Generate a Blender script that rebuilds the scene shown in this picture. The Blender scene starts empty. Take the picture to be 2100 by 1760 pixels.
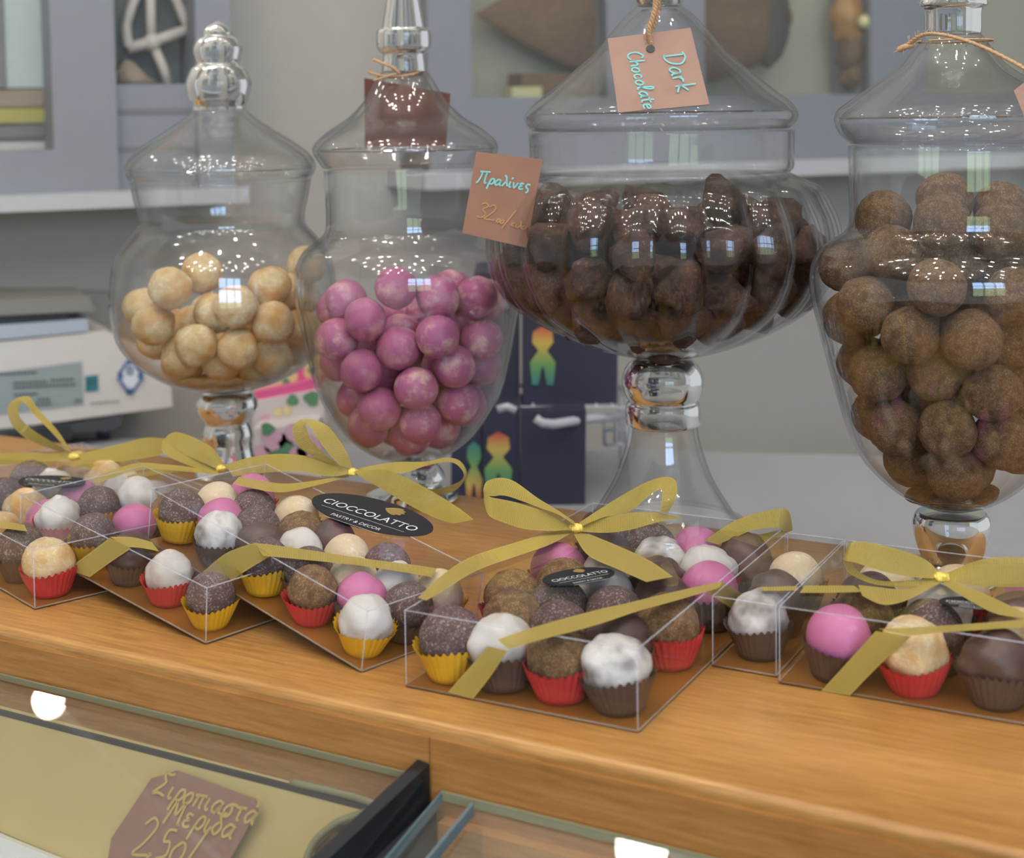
import bpy, math, random
import numpy as np
from mathutils import Matrix, Vector
random.seed(7); rng = np.random.default_rng(7)
SC = bpy.context.scene; COL = SC.collection

# ------------------------------------------------------------------ camera, world, exposure
F_PX, PITCH, ROLL, CAM_H, HORIZON = 3000.0, 0.058, 0.015, 0.265, 240.0
PPX, PPY = 1050.0, HORIZON + F_PX * math.tan(PITCH)
_cp, _sp = math.cos(PITCH), math.sin(PITCH)
_r, _f, _u = np.array([1, 0, 0.]), np.array([0, _cp, -_sp]), np.array([0, _sp, _cp])
CR = math.cos(ROLL) * _r - math.sin(ROLL) * _u
CU = math.cos(ROLL) * _u + math.sin(ROLL) * _r
CF = _f
EYE = np.array([0, 0, CAM_H])
cam_data = bpy.data.cameras.new('camera'); cam = bpy.data.objects.new('camera', cam_data); COL.objects.link(cam)
M = Matrix.Identity(4)
for i in range(3):
    M[i][0], M[i][1], M[i][2], M[i][3] = CR[i], CU[i], -CF[i], EYE[i]
cam.matrix_world = M
cam_data.sensor_fit = 'HORIZONTAL'; cam_data.sensor_width = 36; cam_data.lens = F_PX / 2100 * 36
cam_data.shift_y = (PPY - 880) / 2100; cam_data.shift_x = 0
cam_data.clip_start = 0.02; cam_data.clip_end = 50
cam_data.dof.use_dof = True; cam_data.dof.focus_distance = 0.80; cam_data.dof.aperture_fstop = 9.0
SC.camera = cam

w = bpy.data.worlds.new('world'); SC.world = w; w.use_nodes = True
w.node_tree.nodes['Background'].inputs[0].default_value = (0.93, 0.96, 1.0, 1)
w.node_tree.nodes['Background'].inputs[1].default_value = 0.50
SC.view_settings.view_transform = 'Standard'; SC.view_settings.look = 'None'
SC.view_settings.gamma = 1; SC.view_settings.use_curve_mapping = False
SC.view_settings.exposure = 0.30
SC.cycles.max_bounces = 12; SC.cycles.transparent_max_bounces = 48; SC.cycles.transmission_bounces = 10
SC.cycles.glossy_bounces = 4; SC.cycles.diffuse_bounces = 3
SC.cycles.caustics_reflective = False; SC.cycles.caustics_refractive = True
SC.cycles.sample_clamp_indirect = 6.0

def ray(x, y):
    return CF + CR * (x - PPX) / F_PX - CU * (y - PPY) / F_PX
def on_z(x, y, z=0.0):
    d = ray(x, y); return EYE + d * ((z - CAM_H) / d[2])
def on_y(x, y, Y):
    d = ray(x, y); return EYE + d * (Y / d[1])
def on_plane(x, y, p, n):
    d = ray(x, y); return EYE + d * (np.dot(np.array(p) - EYE, n) / np.dot(d, n))
def proj(P):
    v = np.array(P, float) - EYE; q = v @ CF
    return PPX + F_PX * (v @ CR) / q, PPY - F_PX * (v @ CU) / q

# ------------------------------------------------------------------ materials
def lin(c):
    return tuple((v / 255 / 12.92 if v / 255 <= 0.04045 else ((v / 255 + 0.055) / 1.055) ** 2.4) for v in c) + (1.0,)
class NT:
    def __init__(s, name):
        s.m = bpy.data.materials.new(name); s.m.use_nodes = True; s.t = s.m.node_tree
        s.t.nodes.clear(); s.out = s.t.nodes.new('ShaderNodeOutputMaterial')
    def n(s, typ, **kw):
        nd = s.t.nodes.new(typ)
        for k, v in kw.items():
            if k.startswith('i_'):
                key = k[2:]; key = int(key) if key.isdigit() else key.replace('_', ' ')
                nd.inputs[key].default_value = v
            else: setattr(nd, k, v)
        return nd
    def l(s, a, b): s.t.links.new(a, b)
    def surf(s, sock): s.l(sock, s.out.inputs[0])
def ramp(t, pts):
    r = t.n('ShaderNodeValToRGB'); e = r.color_ramp.elements
    while len(e) < len(pts): e.new(0.5)
    for k, (p, c) in enumerate(pts): e[k].position = p; e[k].color = c
    return r
def plain(name, c, rough=0.5, metal=0.0, spec=0.5, noise=0.0, nscale=60.0, bump=0.0, bscale=200.0, coat=0.0):
    t = NT(name); b = t.n('ShaderNodeBsdfPrincipled')
    b.inputs['Roughness'].default_value = rough; b.inputs['Metallic'].default_value = metal
    b.inputs['Specular IOR Level'].default_value = spec
    if coat: b.inputs['Coat Weight'].default_value = coat
    tc = t.n('ShaderNodeTexCoord')
    c = lin(c)
    nz = t.n('ShaderNodeTexNoise', i_Scale=nscale, i_Detail=4.0); t.l(tc.outputs['Object'], nz.inputs['Vector'])
    k = max(noise, 0.02)
    r = ramp(t, [(0.3, tuple(v * (1 - k) for v in c[:3]) + (1,)), (0.7, tuple(min(1, v * (1 + k)) for v in c[:3]) + (1,))])
    t.l(nz.outputs['Fac'], r.inputs[0]); t.l(r.outputs[0], b.inputs['Base Color'])
    if bump:
        n2 = t.n('ShaderNodeTexNoise', i_Scale=bscale, i_Detail=3.0); t.l(tc.outputs['Object'], n2.inputs['Vector'])
        bp = t.n('ShaderNodeBump', i_Strength=bump, i_Distance=0.001); t.l(n2.outputs['Fac'], bp.inputs['Height'])
        t.l(bp.outputs[0], b.inputs['Normal'])
    t.surf(b.outputs[0]); return t.m
def speckle(name, base, spot, thr, scale, rough=0.75, bump=0.6, third=None, spec=0.3):
    t = NT(name); b = t.n('ShaderNodeBsdfPrincipled'); b.inputs['Roughness'].default_value = rough
    b.inputs['Specular IOR Level'].default_value = spec
    tc = t.n('ShaderNodeTexCoord')
    n1 = t.n('ShaderNodeTexNoise', i_Scale=scale, i_Detail=5.0, i_Roughness=0.7); t.l(tc.outputs['Object'], n1.inputs['Vector'])
    n2 = t.n('ShaderNodeTexNoise', i_Scale=scale * 0.22, i_Detail=2.0); t.l(tc.outputs['Object'], n2.inputs['Vector'])
    b0, s0 = lin(base), lin(spot)
    r1 = ramp(t, [(thr - 0.06, b0), (thr + 0.08, s0)]); t.l(n1.outputs['Fac'], r1.inputs[0])
    d0 = lin(third) if third else tuple(v * 0.72 for v in b0[:3]) + (1,)
    mx = t.n('ShaderNodeMixRGB', blend_type='MIX'); mx.inputs[2].default_value = d0
    r2 = ramp(t, [(0.42, (0, 0, 0, 1)), (0.68, (0.85, 0.85, 0.85, 1))]); t.l(n2.outputs['Fac'], r2.inputs[0])
    t.l(r2.outputs[0], mx.inputs[0]); t.l(r1.outputs[0], mx.inputs[1]); t.l(mx.outputs[0], b.inputs['Base Color'])
    bp = t.n('ShaderNodeBump', i_Strength=bump, i_Distance=0.0012); t.l(n1.outputs['Fac'], bp.inputs['Height']); t.l(bp.outputs[0], b.inputs['Normal'])
    t.surf(b.outputs[0]); return t.m
def wood(name, light, dark, rough, ang, spec=0.5):
    t = NT(name); b = t.n('ShaderNodeBsdfPrincipled'); b.inputs['Roughness'].default_value = rough; b.inputs['Specular IOR Level'].default_value = spec
    tc = t.n('ShaderNodeTexCoord'); mp = t.n('ShaderNodeMapping'); mp.vector_type = 'TEXTURE'
    mp.inputs['Rotation'].default_value = (0, 0, ang); mp.inputs['Scale'].default_value = (14, 1, 1)
    t.l(tc.outputs['Object'], mp.inputs[0])
    n1 = t.n('ShaderNodeTexNoise', i_Scale=380.0, i_Detail=6.0, i_Roughness=0.65, i_Distortion=0.4); t.l(mp.outputs[0], n1.inputs['Vector'])
    mp2 = t.n('ShaderNodeMapping'); mp2.vector_type = 'TEXTURE'; mp2.inputs['Rotation'].default_value = (0, 0, ang); mp2.inputs['Scale'].default_value = (5, 1, 1)
    t.l(tc.outputs['Object'], mp2.inputs[0])
    n2 = t.n('ShaderNodeTexNoise', i_Scale=16.0, i_Detail=3.0); t.l(mp2.outputs[0], n2.inputs['Vector'])
    ad = t.n('ShaderNodeMath', operation='MULTIPLY_ADD'); ad.inputs[1].default_value = 0.43
    t.l(n2.outputs['Fac'], ad.inputs[0]); 
    m5 = t.n('ShaderNodeMath', operation='MULTIPLY'); m5.inputs[1].default_value = 0.62; t.l(n1.outputs['Fac'], m5.inputs[0]); t.l(m5.outputs[0], ad.inputs[2])
    r = ramp(t, [(0.38, lin(dark)), (0.64, lin(light))]); t.l(ad.outputs[0], r.inputs[0]); t.l(r.outputs[0], b.inputs['Base Color'])
    bp = t.n('ShaderNodeBump', i_Strength=0.08, i_Distance=0.001); t.l(n1.outputs['Fac'], bp.inputs['Height']); t.l(bp.outputs[0], b.inputs['Normal'])
    t.surf(b.outputs[0]); return t.m
def clear(name, tint=(1, 1, 1), base=0.04, edge=0.6, rough=0.0, gain=1.0, wav=0.0):
    t = NT(name); lw = t.n('ShaderNodeLayerWeight', i_Blend=0.5)
    p5 = t.n('ShaderNodeMath', operation='POWER'); p5.inputs[1].default_value = 4.0; t.l(lw.outputs['Facing'], p5.inputs[0])
    ma = t.n('ShaderNodeMath', operation='MULTIPLY_ADD'); ma.inputs[1].default_value = 0.9 * gain; ma.inputs[2].default_value = base; ma.use_clamp = True
    t.l(p5.outputs[0], ma.inputs[0])
    p3 = t.n('ShaderNodeMath', operation='POWER'); p3.inputs[1].default_value = 3.0; t.l(lw.outputs['Facing'], p3.inputs[0])
    mc = t.n('ShaderNodeMixRGB'); mc.inputs[1].default_value = tint + (1,); mc.inputs[2].default_value = (edge * tint[0], edge * tint[1], edge * tint[2], 1)
    t.l(p3.outputs[0], mc.inputs[0])
    tr = t.n('ShaderNodeBsdfTransparent'); t.l(mc.outputs[0], tr.inputs[0])
    gl = t.n('ShaderNodeBsdfGlossy'); gl.inputs['Roughness'].default_value = rough; gl.inputs[0].default_value = (1, 1, 1, 1)
    if wav:
        tc = t.n('ShaderNodeTexCoord'); nz = t.n('ShaderNodeTexNoise', i_Scale=26.0, i_Detail=1.0); t.l(tc.outputs['Object'], nz.inputs['Vector'])
        bp = t.n('ShaderNodeBump', i_Strength=wav, i_Distance=0.004); t.l(nz.outputs['Fac'], bp.inputs['Height']); t.l(bp.outputs[0], gl.inputs['Normal'])
    mx = t.n('ShaderNodeMixShader'); t.l(ma.outputs[0], mx.inputs[0]); t.l(tr.outputs[0], mx.inputs[1]); t.l(gl.outputs[0], mx.inputs[2])
    t.surf(mx.outputs[0]); return t.m
def solid_glass(name):
    t = NT(name); g = t.n('ShaderNodeBsdfGlass'); g.inputs['IOR'].default_value = 1.46; g.inputs['Roughness'].default_value = 0.0; g.inputs[0].default_value = (0.97, 0.985, 0.98, 1)
    t.surf(g.outputs[0]); return t.m
def emit(name, c, s):
    t = NT(name); e = t.n('ShaderNodeEmission'); e.inputs[0].default_value = c + (1,); e.inputs[1].default_value = s; t.surf(e.outputs[0]); return t.m
def gold_ribbon():
    t = NT('gold_ribbon'); uv = t.n('ShaderNodeTexCoord')
    sx = t.n('ShaderNodeSeparateXYZ'); t.l(uv.outputs['UV'], sx.inputs[0])
    # fine weave across the width: period in metres along U
    m1 = t.n('ShaderNodeMath', operation='MULTIPLY'); m1.inputs[1].default_value = 2 * math.pi / 0.00125; t.l(sx.outputs[0], m1.inputs[0])
    s1 = t.n('ShaderNodeMath', operation='SINE'); t.l(m1.outputs[0], s1.inputs[0])
    nz = t.n('ShaderNodeTexNoise', i_Scale=1800.0, i_Detail=1.0); t.l(uv.outputs['UV'], nz.inputs['Vector'])
    ad = t.n('ShaderNodeMath', operation='MULTIPLY_ADD'); ad.inputs[1].default_value = 0.28; t.l(s1.outputs[0], ad.inputs[0]); t.l(nz.outputs['Fac'], ad.inputs[2])
    # edge threads are dense
    av = t.n('ShaderNodeMath', operation='ABSOLUTE'); t.l(sx.outputs[1], av.inputs[0])
    ge = t.n('ShaderNodeMath', operation='GREATER_THAN'); ge.inputs[1].default_value = 0.86; t.l(av.outputs[0], ge.inputs[0])
    a1 = t.n('ShaderNodeMapRange'); a1.inputs[1].default_value = 0.12; a1.inputs[2].default_value = 0.46; a1.inputs[3].default_value = 0.70; a1.inputs[4].default_value = 1.0; t.l(ad.outputs[0], a1.inputs[0])
    al = t.n('ShaderNodeMath', operation='MAXIMUM'); t.l(a1.outputs[0], al.inputs[0]); t.l(ge.outputs[0], al.inputs[1])
    b = t.n('ShaderNodeBsdfPrincipled'); b.inputs['Roughness'].default_value = 0.34; b.inputs['Specular IOR Level'].default_value = 0.7; b.inputs['Metallic'].default_value = 0.0
    b.inputs['Sheen Weight'].default_value = 0.4; b.inputs['Sheen Roughness'].default_value = 0.4; b.inputs['Sheen Tint'].default_value = lin((255, 228, 150))
    r = ramp(t, [(0.30, lin((246, 196, 58))), (0.56, lin((255, 230, 112)))]); t.l(nz.outputs['Fac'], r.inputs[0]); t.l(r.outputs[0], b.inputs['Base Color'])
    n3 = t.n('ShaderNodeTexNoise', i_Scale=1100.0, i_Detail=0.0); t.l(uv.outputs['UV'], n3.inputs['Vector'])
    bp = t.n('ShaderNodeBump', i_Strength=0.9, i_Distance=0.0008); t.l(n3.outputs['Fac'], bp.inputs['Height']); t.l(bp.outputs[0], b.inputs['Normal'])
    t.l(al.outputs[0], b.inputs['Alpha']); t.surf(b.outputs[0]); return t.m

def edge_highlight_mat():  # bright highlight on the film's folds, put into a pale blue-white colour
    t = NT('film_edge_highlight'); b = t.n('ShaderNodeBsdfPrincipled'); b.inputs['Base Color'].default_value = lin((226, 228, 240)); b.inputs['Roughness'].default_value = 0.25
    b.inputs['Alpha'].default_value = 0.30; t.surf(b.outputs[0]); return t.m
COUNTER_ANG = math.atan2(0.626958 - 0.7165195, -0.0327112 + 0.1987016)
MAT = {
 'wood': wood('oak_top', (198, 148, 84), (154, 106, 50), 0.32, COUNTER_ANG),
 'fascia': wood('oak_front', (186, 132, 74), (150, 100, 48), 0.42, COUNTER_ANG, 0.3),
 'glass': clear('jar_glass', (0.985, 0.99, 0.99), 0.045, 0.62, gain=0.75),
 'ribglass': clear('ribbed_glass', (0.99, 0.99, 0.99), 0.028, 0.6, gain=0.8, wav=0.12),
 'solid': solid_glass('thick_glass'),
 'film': clear('clear_film', (0.985, 0.985, 0.99), 0.035, 0.9, rough=0.02, gain=0.55, wav=0.12),
 'film_highlight': edge_highlight_mat(),
 'pane': clear('pane_glass', (0.96, 0.97, 0.95), 0.05, 0.8, gain=0.6),
 'gold': gold_ribbon(),
 'card': plain('gold_card', (150, 100, 46), 0.32, 0.1), 'cardedge': plain('card_rim', (138, 114, 92), 0.5),
 'cup_yellow': plain('yellow_cup', (232, 178, 32), 0.7, noise=0.06), 'cup_red': plain('red_cup', (206, 56, 56), 0.7, noise=0.06), 'cup_brown': plain('brown_cup', (92, 72, 58), 0.75, noise=0.06),
 'dark': speckle('sugared_dark', (108, 86, 80), (206, 194, 192), 0.585, 900, 0.7, 0.7, third=(94, 72, 66)),
 'tan': speckle('crumb_tan', (164, 124, 82), (212, 178, 130), 0.54, 1000, 0.85, 1.4, third=(128, 96, 68)),
 'white': speckle('white_icing', (218, 213, 207), (228, 225, 221), 0.6, 90, 0.45, 0.15, third=(196, 184, 168), spec=0.4),
 'marbled': speckle('marbled_icing', (218, 213, 208), (228, 225, 221), 0.6, 340, 0.45, 0.15, third=(104, 94, 90), spec=0.4),
 'cream': speckle('cream_coating', (226, 206, 172), (240, 228, 206), 0.56, 260, 0.75, 0.4, third=(214, 188, 148)),
 'coconut': speckle('toasted_coconut', (224, 196, 146), (240, 222, 186), 0.55, 300, 0.85, 0.8, third=(208, 152, 84)),
 'pink': speckle('pink_coating', (204, 118, 162), (216, 140, 178), 0.6, 130, 0.45, 0.1, third=(188, 102, 146), spec=0.4),
 'praline': speckle('praline_shell', (184, 104, 142), (224, 180, 176), 0.555, 60, 0.42, 0.12, third=(172, 90, 128), spec=0.4),
 'choc': speckle('plain_chocolate', (90, 68, 62), (104, 82, 74), 0.6, 150, 0.42, 0.15, spec=0.5),
 'chunk': speckle('dark_chunk', (84, 62, 52), (122, 94, 76), 0.6, 420, 0.6, 0.9, third=(52, 40, 36), spec=0.2),
 'cocoa': speckle('cocoa_crumb', (162, 122, 86), (210, 172, 128), 0.54, 1100, 0.9, 1.8, third=(130, 98, 70)),
 'tag': plain('brown_tag', (156, 122, 106), 0.7, noise=0.06), 'tagdark': plain('dark_brown_tag', (142, 100, 78), 0.7, noise=0.05), 'tagback': plain('chestnut_tag', (104, 62, 50), 0.7),
 'tagmauve': plain('mauve_tag', (146, 106, 96), 0.7),
 'chalk_blue': plain('turquoise_ink', (122, 194, 190), 0.6), 'chalk_gold': plain('gold_ink', (196, 168, 96), 0.5), 'chalk_ochre': plain('ochre_ink', (176, 128, 74), 0.5),
 'twine': plain('jute_twine', (190, 152, 112), 0.9, noise=0.2, nscale=900),
 'sticker': plain('black_sticker', (38, 40, 46), 0.5, spec=0.25), 'ink_white': plain('white_print', (232, 232, 228), 0.4), 'ink_gold': plain('gold_print', (150, 126, 66), 0.4),
 'wall': plain('wall_paint', (176, 170, 160), 0.85, bump=0.05), 'ceil': plain('ceiling_paint', (205, 200, 192), 0.9), 'floor': plain('floor_tile', (120, 112, 104), 0.6),
 'frame': plain('grey_frame', (134, 137, 142), 0.55), 'ledge': plain('pale_ledge', (188, 188, 188), 0.5), 'niche': plain('niche_back', (182, 176, 158), 0.85), 'nichegrey': plain('niche_grey', (120, 122, 120), 0.85),
 'backtop': plain('grey_laminate', (168, 168, 172), 0.45), 'oldwood': wood('old_wood', (128, 100, 74), (96, 72, 52), 0.6, 0.0, 0.2), 'strap': plain('dark_strap', (74, 66, 56), 0.7),
 'ivory': plain('ivory_plastic', (214, 208, 200), 0.45), 'platter': plain('pan_steel', (176, 186, 196), 0.35), 'darkplastic': plain('dark_plastic', (70, 72, 76), 0.5), 'greyplastic': plain('grey_plastic', (134, 130, 124), 0.5),
 'plate': plain('rating_plate', (150, 160, 158), 0.4), 'ink_dark': plain('dark_print', (66, 72, 74), 0.5), 'teal': plain('teal_sticker', (52, 122, 132), 0.4), 'bluemark': plain('blue_print', (78, 108, 150), 0.5), 'paper': plain('white_paper', (226, 228, 232), 0.6),
 'navy': plain('navy_box', (52, 54, 74), 0.45), 'pinkpack': plain('pink_pack', (216, 96, 148), 0.4), 'whitepack': plain('white_pack', (214, 206, 204), 0.4), 'creampack': plain('cream_pack', (222, 206, 150), 0.5), 'leaf': plain('leaf_print', (92, 140, 106), 0.5), 'rosepack': plain('rose_print', (214, 170, 190), 0.5),
 'wire': plain('white_wire', (188, 194, 200), 0.4), 'tealedge': plain('teal_glass_edge', (92, 108, 112), 0.2), 'champagne': plain('champagne_metal', (206, 184, 126), 0.38, 0.2), 'chrome': plain('dark_chrome', (58, 60, 64), 0.16, 0.7), 'gasket': plain('black_gasket', (44, 46, 50), 0.5),
 'glassedge': plain('glass_rim', (140, 138, 108), 0.2), 'whitepan': plain('white_pan', (236, 236, 236), 0.5), 'coolgrey': plain('cool_grey', (120, 130, 134), 0.5),
 'bulb': emit('lamp_glow', (1.0, 0.95, 0.88), 45.0), 'housing': plain('lamp_housing', (210, 208, 204), 0.5),
 'daylight': emit('window_daylight', (0.45, 0.66, 1.0), 9.0), 'foliage': emit('window_garden', (0.55, 0.75, 0.5), 3.0),
 'beach_sand': plain('beach_sand', (150, 136, 120), 0.7), 'beach_green': plain('beach_green', (168, 160, 96), 0.7), 'beach_pale': plain('beach_pale', (186, 184, 176), 0.7), 'mist': plain('misty_glass', (176, 188, 184), 0.6), 'rope': plain('white_rope', (188, 182, 172), 0.8), 'amber': plain('amber_ornament', (176, 128, 62), 0.45, noise=0.3, nscale=40), 'yellowcard': plain('yellow_card', (206, 200, 150), 0.6),
}
def rainbow():
    t = NT('rainbow_print'); b = t.n('ShaderNodeBsdfPrincipled'); b.inputs['Roughness'].default_value = 0.5
    tc = t.n('ShaderNodeTexCoord'); sx = t.n('ShaderNodeSeparateXYZ'); t.l(tc.outputs['UV'], sx.inputs[0])
    r = ramp(t, [(0.0, lin((196, 70, 70))), (0.3, lin((206, 182, 92))), (0.65, lin((110, 160, 96))), (1.0, lin((60, 130, 130)))])
    t.l(sx.outputs[1], r.inputs[0]); t.l(r.outputs[0], b.inputs['Base Color']); t.surf(b.outputs[0]); return t.m
MAT['rainbow'] = rainbow()

# ------------------------------------------------------------------ mesh helpers
class MB:
    def __init__(s): s.v = []; s.f = []; s.uv = []; s.mi = []; s.cur = 0; s.mats = []
    def mat(s, m):
        if m not in s.mats: s.mats.append(m)
        s.cur = s.mats.index(m); return s
    def add(s, vs, fs, uvs=None):
        o = len(s.v); s.v.extend([tuple(map(float, p)) for p in vs])
        for k, f in enumerate(fs):
            s.f.append([i + o for i in f]); s.mi.append(s.cur)
            s.uv.append([uvs[i] for i in f] if uvs is not None else [(0, 0)] * len(f))
        return s
    def box(s, a, b):
        (x0, y0, z0), (x1, y1, z1) = a, b
        return s.hexa([(x0, y0, z0), (x1, y0, z0), (x1, y1, z0), (x0, y1, z0), (x0, y0, z1), (x1, y0, z1), (x1, y1, z1), (x0, y1, z1)])
    def hexa(s, p):
        return s.add(p, [(0, 3, 2, 1), (4, 5, 6, 7), (0, 1, 5, 4), (1, 2, 6, 5), (2, 3, 7, 6), (3, 0, 4, 7)])
    def prism(s, pts, vec):
        n = len(pts); vec = np.array(vec, float); q = [np.array(p, float) for p in pts]
        fs = [list(range(n))[::-1], list(range(n, 2 * n))] + [(i, (i + 1) % n, (i + 1) % n + n, i + n) for i in range(n)]
        return s.add(q + [p + vec for p in q], fs)
    def lathe(s, prof, seg=64, c=(0, 0, 0), rib=None, closed=False):
        vs = []; fs = []; n = len(prof)
        for (r, z, *k) in prof:
            for a in range(seg):
                th = 2 * math.pi * a / seg; q = r * (rib(th, k[0]) if rib and k else 1)
                vs.append((c[0] + q * math.cos(th), c[1] + q * math.sin(th), c[2] + z))
        for i in range(n if closed else n - 1):
            j = (i + 1) % n
            for a in range(seg):
                b = (a + 1) % seg; fs.append((i * seg + a, i * seg + b, j * seg + b, j * seg + a))
        return s.add(vs, fs)
    def tube(s, pts, r, seg=8):
        P = [np.array(p, float) for p in pts]; vs = []; fs = []
        up = np.array([0.13, 0.2, 0.97])
        for i, p in enumerate(P):
            t = P[min(i + 1, len(P) - 1)] - P[max(i - 1, 0)]; t /= (np.linalg.norm(t) + 1e-12)
            a = np.cross(t, up)
            if np.linalg.norm(a) < 1e-3: a = np.cross(t, [1, 0, 0])
            a /= np.linalg.norm(a); b = np.cross(t, a); rr = r[i] if hasattr(r, '__len__') else r
            for k in range(seg):
                th = 2 * math.pi * k / seg; vs.append(p + rr * (math.cos(th) * a + math.sin(th) * b))
        n = len(P)
        for i in range(n - 1):
            for k in range(seg):
                q = (k + 1) % seg; fs.append((i * seg + k, i * seg + q, (i + 1) * seg + q, (i + 1) * seg + k))
        fs.append(tuple(range(seg))[::-1]); fs.append(tuple((n - 1) * seg + k for k in range(seg)))
        return s.add(vs, fs)
    def mesh(s, name, smooth=True, autos=None):
        me = bpy.data.meshes.new(name); me.from_pydata(s.v, [], s.f)
        for m in s.mats: me.materials.append(MAT[m])
        if s.f:
            me.polygons.foreach_set('material_index', s.mi)
            me.polygons.foreach_set('use_smooth', [smooth] * len(s.f))
            ul = me.uv_layers.new(name='uv'); flat = [c for f in s.uv for p in f for c in p]; ul.data.foreach_set('uv', flat)
        me.update()
        if autos is not None:
            try: me.set_sharp_from_angle(angle=autos)
            except Exception: pass
        return me
    def build(s, name, parent=None, smooth=True, autos=None, loc=None):
        o = bpy.data.objects.new(name, s.mesh(name, smooth, autos)); COL.objects.link(o)
        if loc is not None: o.location = loc
        if parent is not None: o.parent = parent
        return o
def empty(name, mat=None, loc=None):
    o = bpy.data.objects.new(name, None); COL.objects.link(o); o.empty_display_size = 0.02
    if mat is not None: o.matrix_world = mat
    if loc is not None: o.location = loc
    return o
def tag(o, label, cat, group=None):
    o['label'] = label; o['category'] = cat
    if group: o['group'] = group
    return o
def structure(o): o['kind'] = 'structure'; return o
def spline(pts, n=10, closed=False):
    P = [np.array(p, float) for p in pts]; out = []; N = len(P)
    for i in range(N if closed else N - 1):
        if closed: a, b, c, d = P[(i - 1) % N], P[i], P[(i + 1) % N], P[(i + 2) % N]
        else: a, b, c, d = P[max(i - 1, 0)], P[i], P[i + 1], P[min(i + 2, N - 1)]
        for k in range(n):
            t = k / n; out.append(0.5 * ((2 * b) + (c - a) * t + (2 * a - 5 * b + 4 * c - d) * t * t + (3 * b - a - 3 * c + d) * t ** 3))
    if not closed: out.append(P[-1])
    return out

def ico_(sub=3):
    import bmesh
    bm = bmesh.new(); bmesh.ops.create_icosphere(bm, subdivisions=sub, radius=1.0)
    v = np.array([x.co[:] for x in bm.verts]); f = [[y.index for y in x.verts] for x in bm.faces]; bm.free(); return v, f
# ------------------------------------------------------------------ room shell
WA = math.radians(26); WT = np.array([math.cos(WA), math.sin(WA), 0]); WN = np.array([math.sin(WA), -math.cos(WA), 0]); W0 = np.array([0, 2.0, 0])
UP = np.array([0, 0, 1.0])
def wpt(px, py, off=0.0):                       # pixel -> (s, z) on a plane parallel to the back wall
    P = on_plane(px, py, W0 + WN * off, WN); return float((P - W0) @ WT), float(P[2])
def wxyz(s, off, z): return W0 + WT * s + WN * off + UP * z
def wbox(mb, s0, s1, z0, z1, o0, o1):
    return mb.hexa([wxyz(s0, o1, z0), wxyz(s1, o1, z0), wxyz(s1, o0, z0), wxyz(s0, o0, z0), wxyz(s0, o1, z1), wxyz(s1, o1, z1), wxyz(s1, o0, z1), wxyz(s0, o0, z1)])
def wrect(mb, px0, py0, px1, py1, o0, o1):      # box whose front face spans two pixel corners
    s0, z1 = wpt(px0, py0, o1); s1, z0 = wpt(px1, py1, o1); return wbox(mb, s0, s1, z0, z1, o0, o1)
structure(wbox(MB().mat('wall'), -3.2, 3.4, -1.0, 1.75, -0.1, 0.0).build('wall_back', smooth=False))
structure(MB().mat('floor').box((-3.4, -3.2, -1.06), (3.6, 4.0, -1.0)).build('floor', smooth=False))
structure(MB().mat('ceil').box((-3.4, -3.2, 1.75), (3.6, 4.0, 1.81)).build('ceiling', smooth=False))

# window in the shop front, behind the photographer
wf = MB().mat('ledge')
WX0, WX1, WZ0, WZ1, WY = 0.15, 1.75, -0.1, 1.45, -2.6
for x in np.linspace(WX0, WX1, 4): wf.box((x - 0.03, WY - 0.03, WZ0), (x + 0.03, WY + 0.03, WZ1))
for z in (WZ0, 0.75, WZ1): wf.box((WX0 - 0.03, WY - 0.03, z - 0.03), (WX1 + 0.03, WY + 0.03, z + 0.03))
win = structure(wf.build('window_1', smooth=False))
MB().mat('daylight').box((WX0, WY - 0.02, 0.45), (WX1, WY - 0.012, WZ1)).mat('foliage').box((WX0, WY - 0.02, WZ0), (WX1, WY - 0.012, 0.45)).build('window_pane', win, smooth=False)

# ceiling spots (real lamps, seen as points of light in the glass)
def lamp_at(x, y, power, label, k):
    o = empty('ceiling_spot', loc=(x, y, 1.75)); tag(o, label, 'lamp', 'ceiling spots over the sales counter')
    MB().mat('housing').lathe([(0.0, 0), (0.05, 0), (0.05, -0.012), (0.036, -0.016), (0.034, -0.004), (0.0, -0.004)], 32).build('housing', o)
    ld = bpy.data.lights.new('spot_bulb', 'POINT'); ld.energy = power; ld.shadow_soft_size = 0.024; ld.color = (1.0, 0.955, 0.90)
    b = bpy.data.objects.new('bulb', ld); COL.objects.link(b); b.parent = o; b.location = (0, 0, -0.05)
lamps = [(x + 0.12 * math.sin(5 * y + x), y) for y in (-1.3, -0.85, -0.45, -0.05, 0.4, 0.9) for x in (-1.2, -0.72, -0.28, 0.2, 0.66, 1.15)]
for k, (x, y) in enumerate(lamps): lamp_at(x, y, 2.6, 'small round ceiling spot above the shop, one of the rows out of frame', k)

# ------------------------------------------------------------------ serving counter
E0 = np.array([-0.1987016, 0.7165195, 0]); E1 = np.array([0.0820978, 0.561157, 0]); ET = (E1 - E0) / np.linalg.norm(E1 - E0); EN = np.array([-ET[1], ET[0], 0])
def cxyz(a, b, z): return E0 + ET * a + EN * b + UP * z      # along the front edge, back from it, up
ctr = empty('serving_counter', loc=tuple(cxyz(0.2, 0.17, -0.04))); tag(ctr, 'long oak serving counter carrying the jars and sweet boxes', 'counter')
def cpart(mb, name, **kw):
    o = mb.build(name, ctr, **kw); o.matrix_parent_inverse = Matrix.Translation(-Vector(ctr.location)); return o
DEP = 0.338; RB = 0.004
prof = [(0, -0.04), (0, -RB)] + [(RB - RB * math.cos(t), -RB + RB * math.sin(t)) for t in (0.4, 0.8, 1.2)] + [(RB, 0), (DEP, 0), (DEP, -0.04)]
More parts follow.
